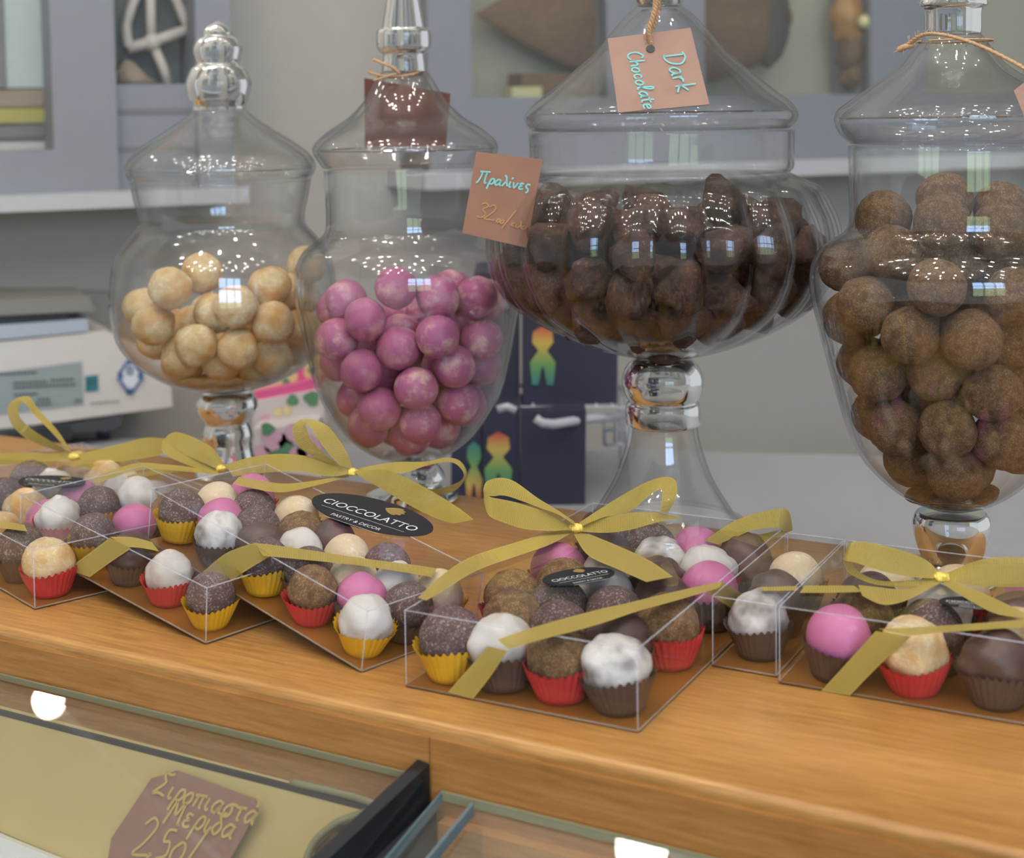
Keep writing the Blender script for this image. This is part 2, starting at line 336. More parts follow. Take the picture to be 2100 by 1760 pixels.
cpart(MB().mat('wood').prism([cxyz(-0.75, b, z) for b, z in prof], ET * 1.75), 'countertop', smooth=False)
cpart(MB().mat('fascia').hexa([cxyz(a, b, z) for z in (-0.0425, -0.0065) for a, b in ((-0.75, -0.0012), (0.182, -0.0012), (0.182, 0.0), (-0.75, 0.0))]), 'front_board', smooth=False)
cpart(MB().mat('fascia').hexa([cxyz(a, b, z) for z in (-0.15, -0.0065) for a, b in ((0.1825, -0.0012), (1.0, -0.0012), (1.0, 0.0), (0.1825, 0.0))]), 'front_board', smooth=False)
cpart(MB().mat('fascia').hexa([cxyz(a, b, z) for z in (-0.95, -0.041) for a, b in ((-0.72, 0.02), (0.98, 0.02), (0.98, DEP - 0.03), (-0.72, DEP - 0.03))]), 'carcass', smooth=False)

# ------------------------------------------------------------------ display cases in front of the counter
def quad_slab(mb, pts, th):
    return mb.prism(pts, np.array([0, 0, -th]))
G1 = -0.0235
def tilt_plane(z0, deg):                        # glass that slopes down towards the customer
    a = math.radians(deg); n = UP * math.cos(a) - EN * math.sin(a); return cxyz(0, -0.0025, z0), n
GP1 = tilt_plane(G1, 21)
gc = empty('display_case', loc=tuple(cxyz(0.0, -0.25, -0.4))); tag(gc, 'glass-topped display case with a champagne interior and dark metal end rail', 'display case')
def child(mb, name, par, **kw):
    o = mb.build(name, par, **kw); o.matrix_parent_inverse = Matrix.Translation(-Vector(par.location)); return o
R0 = on_plane(870, 1590, *GP1); R1 = on_plane(690, 1760, *GP1)
rdir = (R1 - R0) / np.linalg.norm(R1 - R0)
P0 = cxyz(-0.5, -0.0025, G1); P1 = R0 - EN * 0.001
def front_pt(p, L): return p + rdir * L
child(quad_slab(MB().mat('pane'), [P0, P1, front_pt(P1, 0.32), front_pt(P0, 0.32)], 0.003), 'glass_top', gc, smooth=False)
child(MB().mat('glassedge').hexa([P0 + np.array([0, 0, z]) + o for z in (-0.0028, 0.0003) for o in (EN * 0, P1 - P0, P1 - P0 - EN * 0.0009, -EN * 0.0009)]), 'glass_rim', gc, smooth=False)
rs = np.array([rdir[1], -rdir[0], 0]); rs = rs / np.linalg.norm(rs); rs = rs if rs @ ET > 0 else -rs
def rail(mb, a, L, w, z0, z1):
    return mb.hexa([a + np.array([0, 0, z]) + o for z in (z0, z1) for o in (rs * 0, rs * w, rs * w + rdir * L, rdir * L)])
child(rail(MB().mat('chrome'), R0 - rs * 0.004, 0.34, 0.0075, -0.012, 0.006), 'end_rail', gc, smooth=False)
child(rail(MB().mat('gasket'), R0 - rs * 0.0015, 0.34, 0.009, -0.05, -0.0125), 'rail_gasket', gc, smooth=False)
child(rail(MB().mat('coolgrey'), R0 - rs * 0.012, 0.34, 0.010, -0.40, -0.051), 'end_panel', gc, smooth=False)
ZB = -0.105
TP = cxyz(0.2, -0.004, -0.046); TD = -EN * math.cos(math.radians(62)) - UP * math.sin(math.radians(62)); TN = np.cross(ET, TD); TN = TN if TN[2] > 0 else -TN
def on_tray(x, y, off=0.0): return on_plane(x, y, TP + TN * off, TN)
# champagne liner: a tray whose floor has a rounded right end
trp = [(-260, 1384), (0, 1447), (400, 1552), (600, 1604), (768, 1650), (690, 1690), (640, 1740), (618, 1830), (300, 1920), (118, 1762), (0, 1712), (-260, 1600)]
tr = [on_tray(x, y) for x, y in trp]
tro = empty('champagne_tray', loc=tuple(np.mean(tr, axis=0))); tag(tro, 'smooth champagne metal tray lying inside the left glass case', 'tray')
child(MB().mat('champagne').prism(tr, -TN * 0.003), 'tray_floor', tro, smooth=False)
rim = [p + TN * 0.001 for p in spline(tr[3:8], 8)]
child(MB().mat('glassedge').tube(rim, 0.0018, 8), 'rolled_rim', tro)
child(MB().mat('glassedge').tube([p + TN * 0.0005 for p in tr[9:]], 0.0016, 8), 'rolled_rim', tro)
child(MB().mat('fascia').hexa([cxyz(a, b, z) for z in (-0.40, -0.058) for a, b in ((-0.5, -0.006), (0.165, -0.006), (0.165, -0.001), (-0.5, -0.001))]), 'back_panel', gc, smooth=False)
child(MB().mat('gasket').hexa([cxyz(a, b, z) for z in (-0.0455, -0.0428) for a, b in ((-0.5, -0.004), (0.165, -0.004), (0.165, -0.0005), (-0.5, -0.0005))]), 'back_seal', gc, smooth=False)
wp = [on_tray(x, y, 0.010) for x, y in ((-300, 1585), (0, 1716), (120, 1764), (330, 1850), (100, 2000), (-400, 1900))]
tag(MB().mat('whitepan').prism(wp, -TN * 0.008).build('serving_plate', smooth=False), 'white plate deep in the left glass case, at the lower left corner', 'plate')
# right-hand case
G2 = -0.028
GP2 = tilt_plane(G2, 30); rdir = rdir - GP2[1] * (rdir @ GP2[1]); rdir = rdir / np.linalg.norm(rdir)
gd = empty('cake_display', loc=tuple(cxyz(0.4, -0.2, -0.4))); tag(gd, 'clear glass cabinet with pale edges butting against the oak counter front', 'display case')
Q0 = on_plane(905, 1628, *GP2); Q1 = cxyz(0.75, -0.003, G2); Q0 = cxyz((Q0 - E0) @ ET, -0.003, G2)
child(quad_slab(MB().mat('pane'), [Q0, Q1, Q1 + rdir * 0.3, Q0 + rdir * 0.3], 0.004), 'glass_top', gd, smooth=False)
child(MB().mat('glassedge').hexa([Q0 + np.array([0, 0, z]) + o for z in (-0.0036, 0.0003) for o in (EN * 0, Q1 - Q0, Q1 - Q0 - EN * 0.0014, -EN * 0.0014)]), 'glass_rim', gd, smooth=False)
for wdt, off in ((0.0012, 0.0), (0.0017, 0.018)):
    child(rail(MB().mat('tealedge'), Q0 + rs * off, 0.3, wdt, -0.0045, 0.0006), 'glass_edge', gd, smooth=False)
child(rail(MB().mat('pane'), Q0 + rs * 0.0195, 0.3, 0.005, -0.30, -0.009), 'side_glass', gd, smooth=False)
child(rail(MB().mat('pane'), Q0 - rs * 0.002, 0.3, 0.004, -0.30, -0.009), 'side_glass', gd, smooth=False)
child(MB().mat('fascia').hexa([cxyz(a, b, z) for z in (-0.055, -0.040) for a, b in ((0.19, -0.008), (0.74, -0.008), (0.74, -0.0015), (0.19, -0.0015))]), 'back_rail', gd, smooth=False)
child(MB().mat('coolgrey').hexa([cxyz(a, b, z) for z in (-0.40, -0.058) for a, b in ((0.175, -0.010), (0.74, -0.010), (0.74, -0.002), (0.175, -0.002))]), 'back_panel', gd, smooth=False)
for x, y in ((790, 1700), (905, 1690)):
    a = on_z(x, y, -0.05)
    child(MB().mat('wire').tube([a, a + np.array([0, 0, -0.16])], 0.0016, 8), 'shelf_post', gd)
child(quad_slab(MB().mat('gasket'), [on_z(x, y, -0.11) for x, y in ((905, 1695), (1100, 1745), (1150, 1800), (880, 1790))], 0.01), 'shelf_corner', gd, smooth=False)
for px, py, GP, lr, lz in ((98, 1434, GP1, 0.019, 0.82), (1316, 1738, GP2, 0.038, 1.58)):
    Pg = on_plane(px, py, *GP); d = ray(px, py); d = d - 2 * (d @ GP[1]) * GP[1]; L = Pg + d * ((lz - Pg[2]) / d[2])
    o = empty('pendant_lamp', loc=(L[0], L[1], 1.75)); tag(o, 'pendant lamp reflected as a bright oval in the %s' % ('left glass case' if px < 500 else 'right glass cabinet'), 'lamp')
    v_, f_ = ico_(); child(MB().mat('bulb').add(v_ * lr + L, f_), 'bulb', o)
    child(MB().mat('housing').tube([L + UP * lr, np.array([L[0], L[1], 1.7495])], 0.006, 12), 'cord', o)

# ------------------------------------------------------------------ candy jars
CAMD = lambda Y: Y * 1.0
def pr(axis_top, axis_bot, y_top, y_bot, d, pts):
    """silhouette half-widths in pixels -> (radius, height) at depth d"""
    out = []
    for hw, y in pts:
        ax = axis_top + (axis_bot - axis_top) * (y - y_top) / (y_bot - y_top)
        P = on_y(ax, y, d); q = (P - EYE) @ CF; out.append((hw * q / F_PX, float(P[2])))
    return out
def refine(prof, n=6):
    return [tuple(p) for p in spline(prof, n)]
def inner(prof, th):
    P = [np.array(p) for p in prof]; out = []
    for i in range(len(P)):
        t = P[min(i + 1, len(P) - 1)] - P[max(i - 1, 0)]; t /= np.linalg.norm(t) + 1e-9
        nrm = np.array([t[1], -t[0]]); out.append(P[i] - nrm * th if True else P[i])
    return out
JARS = {}
def jar(key, cx_px, d, base_y, axis, finial, lid, bowl, stem, label, rib=None, foot_r=None, mat='glass'):
    ctr_ = on_y(axis[1], base_y, d); cx = float(ctr_[0]); o = empty('apothecary_jar', loc=(cx, d, 0.0)); tag(o, label, 'jar')
    A = (axis[0], axis[1], axis[2], base_y)
    def cv(pts): return pr(axis[0], axis[1], axis[2], base_y, d, pts)
    # bowl: bottom to rim
    bo = refine(cv(bowl[::-1]), 5); bo = [(max(r, 0.0005), z) for r, z in bo]
    bottom = bo[0]; bo = [(0.0004, bottom[1] - 0.0006)] + bo
    bi = []
    for (r, z) in bo: bi.append((max(r - 0.0026, 0.0003), z))
    bi[0] = (0.0003, bo[0][1] + 0.004); bi = [(r, max(z, bo[0][1] + 0.004)) for r, z in bi]
    ribs = None
    if rib:
        zt, nr, amp = rib; ribs = lambda th, k: 1 + k * amp * (abs(math.sin(nr * th / 2)) - 0.6)
        zmin, zmax = bo[0][1], cv([(10, zt)])[0][1]
        kf = lambda z: max(0.0, min(1.0, (zmax - z) / 0.012)) * max(0.15, min(1.0, (z - zmin) / 0.03))
        prof_ = [(r, z, kf(z)) for r, z in bo] + [(r, z, kf(z)) for r, z in bi[::-1]]
    else: prof_ = bo + bi[::-1]
    MB().mat(mat).lathe(prof_, 192 if rib else 80, rib=ribs).build('bowl', o)
    st = refine(cv(stem), 5)
    zt_ = bottom[1] - 0.0012
    st = [(r, min(z, zt_)) for r, z in st]
    fr = foot_r; sp = [(0.0003, st[0][1])] + st + [(fr, 0.0035), (fr, 0.0015), (fr - 0.001, 0.0004), (0.0003, 0.0004)]
    if rib:
        k0 = next(i for i, (r, z) in enumerate(st) if z < cv([(10, 872)])[0][1]); hollow = st[k0:] + [(fr, 0.003), (fr, 0.0006)]
        MB().mat('solid').lathe([(0.0003, st[0][1])] + st[:k0] + [(0.0003, st[k0 - 1][1] - 0.0005)], 64).build('stem', o)
        MB().mat('glass').lathe(hollow + [(max(r - 0.0026, 0.001), z) for r, z in hollow[::-1]], 80).build('foot', o)
    else: MB().mat('solid').lathe(sp, 64).build('stem', o)
    lo = refine(cv(lid), 5); th = 0.0024
    li = [(max(r - th * 1.2, 0.0004), z - (th if k < len(lo) * 0.7 else 0)) for k, (r, z) in enumerate(lo)]
    zr = lo[-1][1]
    lp = [(0.0004, lo[0][1])] + lo + [(lo[-1][0] - 0.004, zr - 0.0005)] + li[::-1][1:] + [(0.0004, li[0][1])]
    lido = MB().mat(mat).lathe(lp, 80).build('lid', o)
    fi = refine(cv(finial), 5); zf = lo[0][1] + 0.0004
    fi = [(0.0003, fi[0][1] + 0.001)] + fi + [(0.0003, fi[-1][1])]
    MB().mat('solid').lathe(fi, 48).build('finial', lido)
    JARS[key] = dict(cx=cx, d=d, inner=[(r - 0.0032, z) for r, z in bo[1:]], zmin=bo[0][1] + 0.0045)
    return o
J1 = jar('j1', 465, 1.08, 985, (454, 470, 45), 
    [(8, 46), (20, 53), (29, 66), (29, 73), (40, 80), (50, 99), (46, 122), (44, 131), (56, 142), (67, 170), (62, 200), (54, 218), (55, 226)],
    [(56, 226), (70, 240), (109, 266), (146, 290), (180, 317), (193, 341), (190, 357), (184, 366)],
    [(183, 370), (176, 405), (168, 443), (170, 464), (193, 491), (219, 532), (229, 590), (229, 625), (217, 691), (180, 739), (125, 776), (62, 796), (20, 803)],
    [(46, 803), (58, 815), (62, 833), (54, 852), (44, 866), (48, 878), (51, 892), (49, 908), (50, 925), (57, 950), (66, 970)],
    'lidded glass jar of toasted coconut balls, standing next to the weighing scale', foot_r=0.0245)
J2 = jar('j2', 845, 1.005, 1034, (815, 846, 0),
    [(12, -70), (22, -62), (28, -30), (34, 0), (43, 50), (46, 60), (55, 64), (56, 95), (50, 106), (43, 112), (45, 130), (46, 148)],
    [(47, 148), (59, 164), (83, 205), (116, 239), (157, 266), (184, 290), (190, 308), (180, 327), (170, 342)],
    [(168, 348), (166, 400), (166, 462), (178, 484), (212, 511), (229, 545), (232, 585), (229, 625), (221, 665), (206, 739), (189, 800), (162, 851), (126, 896), (78, 930), (25, 944)],
    [(34, 944), (50, 950), (66, 972), (66, 985), (50, 1000), (46, 1008), (70, 1024)],
    'tall lidded glass jar filled with pink pralines', foot_r=0.032)
J3 = jar('j3', 1357, 0.93, 1092, (1342, 1362, 0),
    [(14, -112), (40, -100), (60, -70), (62, -40), (52, -5), (44, 12)],
    [(46, 12), (74, 36), (104, 71), (134, 107), (177, 143), (220, 179), (264, 214), (279, 238), (272, 257), (260, 266)],
    [(271, 270), (270, 300), (269, 343), (262, 356), (290, 370), (318, 388), (341, 430), (353, 466), (356, 500), (352, 530), (341, 565), (312, 612), (268, 648), (212, 680), (150, 706), (84, 725), (25, 731)],
    [(30, 731), (60, 738), (78, 758), (84, 782), (78, 808), (70, 822), (76, 832), (76, 866), (71, 874), (74, 900), (84, 937), (100, 980), (124, 1022), (152, 1066)],
    'wide ribbed glass jar of dark chocolate chunks on a flared foot', rib=(356, 22, 0.06), foot_r=0.053, mat='ribglass')
J4 = jar('j4', 1955, 0.81, 1206, (1960, 1951, 20),
    [(10, -120), (36, -100), (50, -60), (58, -20), (67, 0), (68, 12), (58, 22), (57, 62), (55, 70)],
    [(56, 70), (66, 85), (80, 102), (108, 136), (158, 170), (209, 205), (232, 224), (238, 246), (226, 273), (206, 292)],
    [(209, 297), (208, 380), (207, 452), (218, 477), (240, 492), (266, 511), (284, 542), (288, 572), (286, 600), (279, 636), (262, 705), (236, 800), (208, 891), (180, 945), (136, 991), (90, 1023), (40, 1042), (15, 1046)],
    [(60, 1046), (72, 1054), (78, 1075), (74, 1102), (66, 1128), (57, 1150), (52, 1164), (58, 1174), (86, 1194)],
    'egg-shaped glass jar packed with brown cocoa truffles, cut by the right edge', foot_r=0.025)

# ------------------------------------------------------------------ sweets: meshes
_ico = None
def ico(sub=4):
    import bmesh
    bm = bmesh.new(); bmesh.ops.create_icosphere(bm, subdivisions=sub, radius=1.0)
    v = np.array([x.co[:] for x in bm.verts]); f = [[y.index for y in x.verts] for x in bm.faces]; bm.free(); return v, f
ICO4 = ico(4); ICO3 = ico(3)
def wob(v, seed, fr, n=10):
    r = np.random.default_rng(seed); a = np.zeros(len(v))
    for _ in range(n):
        k = r.normal(size=3) * fr; a += np.sin(v @ k + r.uniform(0, 6.28))
    return a / math.sqrt(n)
def ball_mesh(name, mat, seed, r, amp, fr, squash=1.0, kind='ball', sub=4):
    v, f = ICO4 if sub == 4 else ICO3; d = 1 + amp * wob(v, seed, fr)
    if kind == 'icing':                                   # piped swirl with a soft tip
        th = np.arctan2(v[:, 1], v[:, 0]); up = np.clip(v[:, 2], -0.2, 1)
        d = d + 0.045 * np.sin(5 * th + 4.5 * up + seed + 0.8 * wob(v, seed + 2, 2.0)) * np.clip(1.1 - np.abs(v[:, 2]), 0, 1) + 0.12 * np.clip(v[:, 2] - 0.8, 0, 1) + 0.036 * wob(v, seed + 4, 4.5) + 0.018 * wob(v, seed + 6, 9)
    if kind == 'crumb': d = d + 0.012 * wob(v, seed + 1, 11, 16) + 0.010 * wob(v, seed + 2, 20, 16)
    if kind == 'lumpy': d = d + 0.07 * np.abs(wob(v, seed + 5, 3.4)) - 0.03
    if kind == 'praline': d = d - 0.02 * np.exp(-(wob(v, seed + 9, 2.2) / 0.12) ** 2) + 0.02 * wob(v, seed + 3, 4.5)
    if kind == 'rock': d = d * (0.86 + 0.16 * wob(v, seed + 3, 1.7)) 
    p = v * d[:, None] * r; p[:, 2] *= squash
    m = MB().mat(mat); m.add(p, f); return m.mesh(name)
def rock_mesh(name, seed, r):
    v, f = ICO3; rr = np.random.default_rng(seed); d = np.ones(len(v)) * 1.25
    for _ in range(9):
        n = rr.normal(size=3); n /= np.linalg.norm(n); h = rr.uniform(0.6, 0.95); q = v @ n
        d = np.where(q > 1e-3, np.minimum(d, h / np.maximum(q, 1e-3)), d)
    p = v * (d * (1 + 0.02 * wob(v, seed, 7)))[:, None] * r
    return MB().mat('chunk').add(p, f).mesh(name)
def cup_mesh(name, mat, seed=0):
    m = MB().mat(mat); n = 120; rows = [(0.0108, 0.0004), (0.0118, 0.003), (0.0150, 0.011), (0.0173, 0.0164)]; vs = []; fs = []
    r = np.random.default_rng(seed); wv = [r.uniform(0, 6.28) for _ in range(3)]
    for k, (rad, z) in enumerate(rows):
        for a in range(n):
            th = 2 * math.pi * a / n; fl = 1 + (0.028 * k / 2) * math.cos(30 * th)
            zz = z; q = rad * fl
            if k == 3: zz += 0.0011 * math.cos(30 * th * 1.0 + 0.7) + 0.0008 * math.sin(3 * th + wv[0]); q *= 1 + 0.055 * math.sin(2 * th + wv[1])
            vs.append((q * math.cos(th), q * math.sin(th), zz))
    for k in range(3):
        for a in range(n): b = (a + 1) % n; fs.append((k * n + a, k * n + b, (k + 1) * n + b, (k + 1) * n + a))
    fs.append(tuple(range(n))[::-1]); m.add(vs, fs); return m.mesh(name, smooth=True)
R_T = 0.0150
SWEET = {}
for kind, (mat, amp, fr, k) in {'dark': ('dark', 0.022, 3.0, 'ball'), 'tan': ('tan', 0.03, 3.2, 'crumb'), 'white': ('white', 0.03, 2.4, 'icing'), 'marbled': ('marbled', 0.035, 2.6, 'icing'), 'cream': ('cream', 0.03, 2.4, 'ball'), 'coconut': ('coconut', 0.04, 2.8, 'crumb'), 'pink': ('pink', 0.03, 2.0, 'ball'), 'choc': ('choc', 0.03, 2.2, 'lumpy')}.items():
    SWEET[kind] = [ball_mesh('%s_coating_%d' % (kind, s), mat, 11 * s + len(kind), R_T, amp, fr, 1.0, k) for s in range(3)]
CUPS = {c: [cup_mesh('cup_%s_%d' % (c, s), 'cup_' + c, s) for s in range(2)] for c in ('yellow', 'red', 'brown')}

# ------------------------------------------------------------------ jar fillings
def fit_sphere(J, px, py, r, back):
    """centre of a ball of radius r seen at the pixel and lying against the near glass (back > 0: deeper)"""
    d0 = ray(px, py); best = None
    zs = np.array([z for _, z in J['inner']]); rs_ = np.array([q for q, _ in J['inner']])
    for t in np.linspace(J['d'] - 0.14, J['d'] + 0.05, 200):
        P = EYE + d0 * (t / d0[1]); rad = math.hypot(P[0] - J['cx'], P[1] - J['d'])
        if rad <= max(np.interp(P[2], zs, rs_) - r, 0.001): best = P; break
    if best is None:
        P = EYE + d0 * ((J['d']) / d0[1]); best = P
    P = best + np.array([0, back, 0]); return P
def settle(J, P, r, fixed_w, it=160):
    P = np.array(P, float); r = np.array(r); w_ = np.array(fixed_w); n = len(P)
    zs = np.array([z for _, z in J['inner']]); rs_ = np.array([q for q, _ in J['inner']]); c = np.array([J['cx'], J['d']])
    dr = np.gradient(rs_, zs)
    for k in range(it):
        D = P[:, None] - P[None]; L = np.linalg.norm(D, axis=2) + np.eye(n); ov = (r[:, None] + r[None]) * 0.985 - L; np.fill_diagonal(ov, 0)
        ov = np.clip(ov, 0, None); sh = w_[:, None] / (w_[:, None] + w_[None])
        P += 0.5 * ((D / L[..., None]) * (ov * sh)[..., None]).sum(1)
        h = P[:, :2] - c; hr = np.linalg.norm(h, axis=1) + 1e-9
        R = np.interp(P[:, 2], zs, rs_); s = np.interp(P[:, 2], zs, dr)
        lim = np.maximum(R - r * np.sqrt(1 + np.clip(s, -3, 3) ** 2), 0.0005)
        over = np.clip(hr - lim, 0, None)
        P[:, :2] -= (h / hr[:, None]) * over[:, None] * 0.9
        P[:, 2] += np.where(s > 0.3, over * 0.5, 0)
        P[:, 2] = np.maximum(P[:, 2], J['zmin'] + r)
    return P
ORD = ['first', 'second', 'third', 'fourth', 'fifth', 'sixth', 'seventh', 'eighth', 'ninth', 'tenth']
def fill(key, spec, radius, meshes, name, what, jarname, cat, group, zlo, zhi, extra):
    J = JARS[key]; P = []; R = []; W = []
    for x, y, rp, back in spec:
        r = radius; P.append(fit_sphere(J, x, y, r, back)); R.append(r); W.append(0.12)
    zs = np.array([z for _, z in J['inner']]); rs_ = np.array([q for q, _ in J['inner']]); k = 0; tries = 0
    while k < extra and tries < 6000:
        tries += 1; z = rng.uniform(zlo, zhi); a = rng.uniform(-0.35, math.pi + 0.35); q = max(np.interp(z, zs, rs_) - radius, 0) * math.sqrt(rng.uniform(0, 1))
        c = np.array([J['cx'] + q * math.cos(a), J['d'] + q * math.sin(a) + 0.006, z])
        if all(np.linalg.norm(c - p) > 1.75 * radius for p in P): P.append(c); R.append(radius); W.append(1.0); k += 1
    P = settle(J, P, R, W); n0 = len(spec)
    # rows from the top by where each front ball sits
    order = sorted(range(n0), key=lambda i: -P[i][2]); rows = []; 
    for i in order:
        if rows and P[rows[-1][0]][2] - P[i][2] < radius * 0.95 and len(rows[-1]) < 9: rows[-1].append(i)
        else: rows.append([i])
    lab = {}
    for a, row in enumerate(rows):
        for b, i in enumerate(sorted(row, key=lambda i: proj(P[i])[0])):
            lab[i] = '%s, %s row down, %s from left, in %s' % (what, ORD[a], ORD[b], jarname)
    for i in range(len(P)):
        o = bpy.data.objects.new(name, meshes[i % len(meshes)]); COL.objects.link(o); o.location = P[i]
        o.rotation_euler = tuple(rng.uniform(0, 6.28, 3)); s = rng.uniform(0.96, 1.0); o.scale = (s, s, s)
        tag(o, lab.get(i, '%s half hidden behind the front ones in %s' % (what, jarname)), cat, group)
S1 = [(349,592,42,0),(404,612,38,.025),(276,636,36,.01),(314,664,43,0),(399,691,42,0),(409,640,38,.02),(481,633,46,0),(546,599,38,.02),(556,664,42,0),(486,711,42,0),(634,582,40,.03),(600,596,38,.05),(600,690,38,.02),(313,708,36,.02),(372,728,45,.012),(560,735,40,.012),(440,745,40,.02),(676,605,32,.05)]
fill('j1', S1, 0.0152, [ball_mesh('coconut_ball_%d' % s, 'coconut', 40 + s, 0.0152, 0.05, 2.8, 1.0, 'crumb') for s in range(3)], 'coconut_ball', 'pale coconut ball', 'the jar beside the scale', 'sweet', 'coconut balls in the leftmost jar', 0.085, 0.115, 12)
S2 = [(808,619,42,.02),(880,626,42,.02),(968,630,45,.02),(1012,633,40,.03),(927,623,38,.05),(699,647,42,.02),(651,650,38,.03),(699,684,46,0),(767,681,42,.012),(811,708,40,.01),(874,696,46,0),(984,684,45,.004),(926,687,40,.03),(682,752,40,.012),(741,759,46,0),(847,780,46,0),(931,756,43,.004),(999,768,42,.015),(706,831,38,.02),(786,836,46,0),(941,841,44,0),(992,824,35,.03),(770,885,38,.015),(861,872,40,0),(944,889,36,.02),(828,895,30,.02)]
fill('j2', S2, 0.0148, [ball_mesh('praline_%d' % s, 'praline', 60 + s, 0.0148, 0.03, 2.1, 1.0, 'praline') for s in range(3)], 'pink_praline', 'pink praline', 'the jar of pink pralines', 'sweet', 'pink pralines in the tall jar', 0.05, 0.13, 26)
S4 = [(1811,450,50,.01),(1818,525,57,0),(1925,480,57,0),(1977,427,48,.03),(2043,480,58,0),(2077,437,45,.02),(2000,514,50,.03),(1727,582,42,.02),(1718,648,52,.01),(1780,630,59,0),(1925,600,59,0),(2073,614,59,0),(1864,693,58,0),(1982,682,60,0),(1741,759,48,.02),(1809,770,57,0),(1923,775,53,.012),(2032,800,60,0),(2086,718,52,.01),(1764,859,45,.02),(1832,875,58,0),(1941,880,58,0),(2059,900,57,0),(1855,964,48,.015),(1959,968,56,0),(2150,540,55,.02),(2170,680,55,.01),(2140,830,55,.01),(2050,980,50,.02)]
fill('j4', S4, 0.0158, [ball_mesh('cocoa_%d' % s, 'cocoa', 80 + s, 0.0158, 0.022, 3.5, 1.0, 'crumb') for s in range(3)], 'cocoa_truffle', 'brown cocoa-dusted truffle', 'the egg-shaped jar', 'truffle', 'cocoa truffles in the egg-shaped jar', 0.06, 0.19, 34)
S3 = []
for j, (y, xs) in enumerate([(470, [1110, 1170, 1240, 1310, 1390, 1470, 1550, 1620]), (535, [1060, 1140, 1225, 1305, 1390, 1470, 1555, 1640]), (600, [1090, 1150, 1225, 1310, 1390, 1470, 1545, 1620]), (655, [1150, 1240, 1320, 1400, 1480, 1550]), (695, [1270, 1350, 1430])]):
    for x in xs: S3.append((x + random.uniform(-12, 12), y + random.uniform(-14, 14), 44, 0.004 if j else 0.03))
fill('j3', S3, 0.0152, [rock_mesh('chunk_%d' % s, 100 + s, 0.0152) for s in range(6)], 'chocolate_chunk', 'dark chocolate chunk', 'the ribbed jar', 'chocolate', 'dark chocolate chunks in the ribbed jar', 0.125, 0.195, 46)

def crumbs(key, ytop, axis_x, mat, name, label, slope=0.0):
    J = JARS[key]; zt_ = float(on_y(axis_x, ytop, J['d'])[2]); zs = [z for _, z in J['inner']]; rs_ = [q for q, _ in J['inner']]
    vs = []; fs = []; n = 48; zl = np.linspace(J['zmin'] + 0.0004, zt_, 8); rows_ = [(max(float(np.interp(z, zs, rs_)) - 0.0008, 0.001), z) for z in zl]
    rows_ += [(rows_[-1][0] * k, zt_) for k in (0.85, 0.6, 0.35, 0.1)]; r_ = np.random.default_rng(5)
    for i, (q, z) in enumerate(rows_):
        for k in range(n):
            th = 2 * math.pi * k / n; dz_ = (r_.uniform(0, 0.0022) if i > 7 else 0) + (slope * q * math.cos(th) if i > 6 else 0)
            vs.append((J['cx'] + q * math.cos(th), J['d'] + q * math.sin(th), z + dz_))
    for i in range(len(rows_) - 1):
        for k in range(n): b = (k + 1) % n; fs.append((i * n + k, i * n + b, (i + 1) * n + b, (i + 1) * n + k))
    o = MB().mat(mat).add(vs, fs).build(name); tag(o, label, 'crumbs'); o['kind'] = 'stuff'
crumbs('j1', 781, 468, 'coconut', 'coconut_crumbs', 'toasted coconut crumbs in the bottom of the jar beside the scale')
crumbs('j4', 1012, 1952, 'cocoa', 'cocoa_powder', 'loose brown cocoa powder in the bottom of the egg-shaped jar', 0.12)
# ------------------------------------------------------------------ gift boxes
SIZES = {}
def make_box(key, A, e1, e2, L, W, H, label, sc):
    """A near corner, e1 along the long side, e2 along the short side"""
    e1 = e1 / np.linalg.norm(e1); n = np.cross(e1, e2); n = n / np.linalg.norm(n)
    if n[2] < 0: n = -n
    h2 = e2; e2 = np.cross(n, e1); e2 = e2 if e2 @ h2 > 0 else -e2
    B = dict(A=np.array(A), e1=e1, e2=e2, n=n, L=L, W=W, H=H, sc=sc)
    o = empty('sweet_box', loc=tuple(A)); tag(o, label, 'box', 'clear boxes of assorted truffles tied with gold ribbon'); B['o'] = o
    def P(a, b, c): return B['A'] + e1 * a + B['e2'] * b + n * c
    B['P'] = P
    t = 0.0004
    m = MB().mat('film')
    c = [P(a, b, z) for z in (0.001, H) for a, b in ((0, 0), (L, 0), (L, W), (0, W))]
    m.add(c, [(4, 5, 6, 7), (0, 1, 5, 4), (1, 2, 6, 5), (2, 3, 7, 6), (3, 0, 4, 7)])
    f = child(m, 'clear_cover', o, smooth=False)
    m = MB().mat('film_highlight'); r = 0.00040  # thin pale tubes along the folds, painted edge highlights
    for a, b in ((4, 5), (5, 6), (6, 7), (7, 4), (0, 4), (1, 5), (2, 6), (3, 7)): m.tube([c[a], c[b]], r, 5)
    g = child(m, 'crease_highlight', o, smooth=True)
    m = MB().mat('card').hexa([P(a, b, z) for z in (0.0006, 0.0014) for a, b in ((t, t), (L - t, t), (L - t, W - t), (t, W - t))])
    child(m, 'base_card', o, smooth=False)
    m = MB().mat('cardedge')
    q = [P(a, b, 0.0009) for a, b in ((0, 0), (L, 0), (L, W), (0, W))]
    for i in range(4): m.tube([q[i], q[(i + 1) % 4]], 0.0006, 5)
    child(m, 'base_rim', o)
    return B
def side2(e1, hint):
    """unit vector square to e1, on the hint's side, level-ish"""
    e1 = e1 / np.linalg.norm(e1); h = np.array(hint, float); h = h - e1 * (h @ e1); return h / np.linalg.norm(h)
BX = {}
a3, b3, c3 = on_z(1308, 1504), on_z(832, 1410), on_z(1610, 1213)
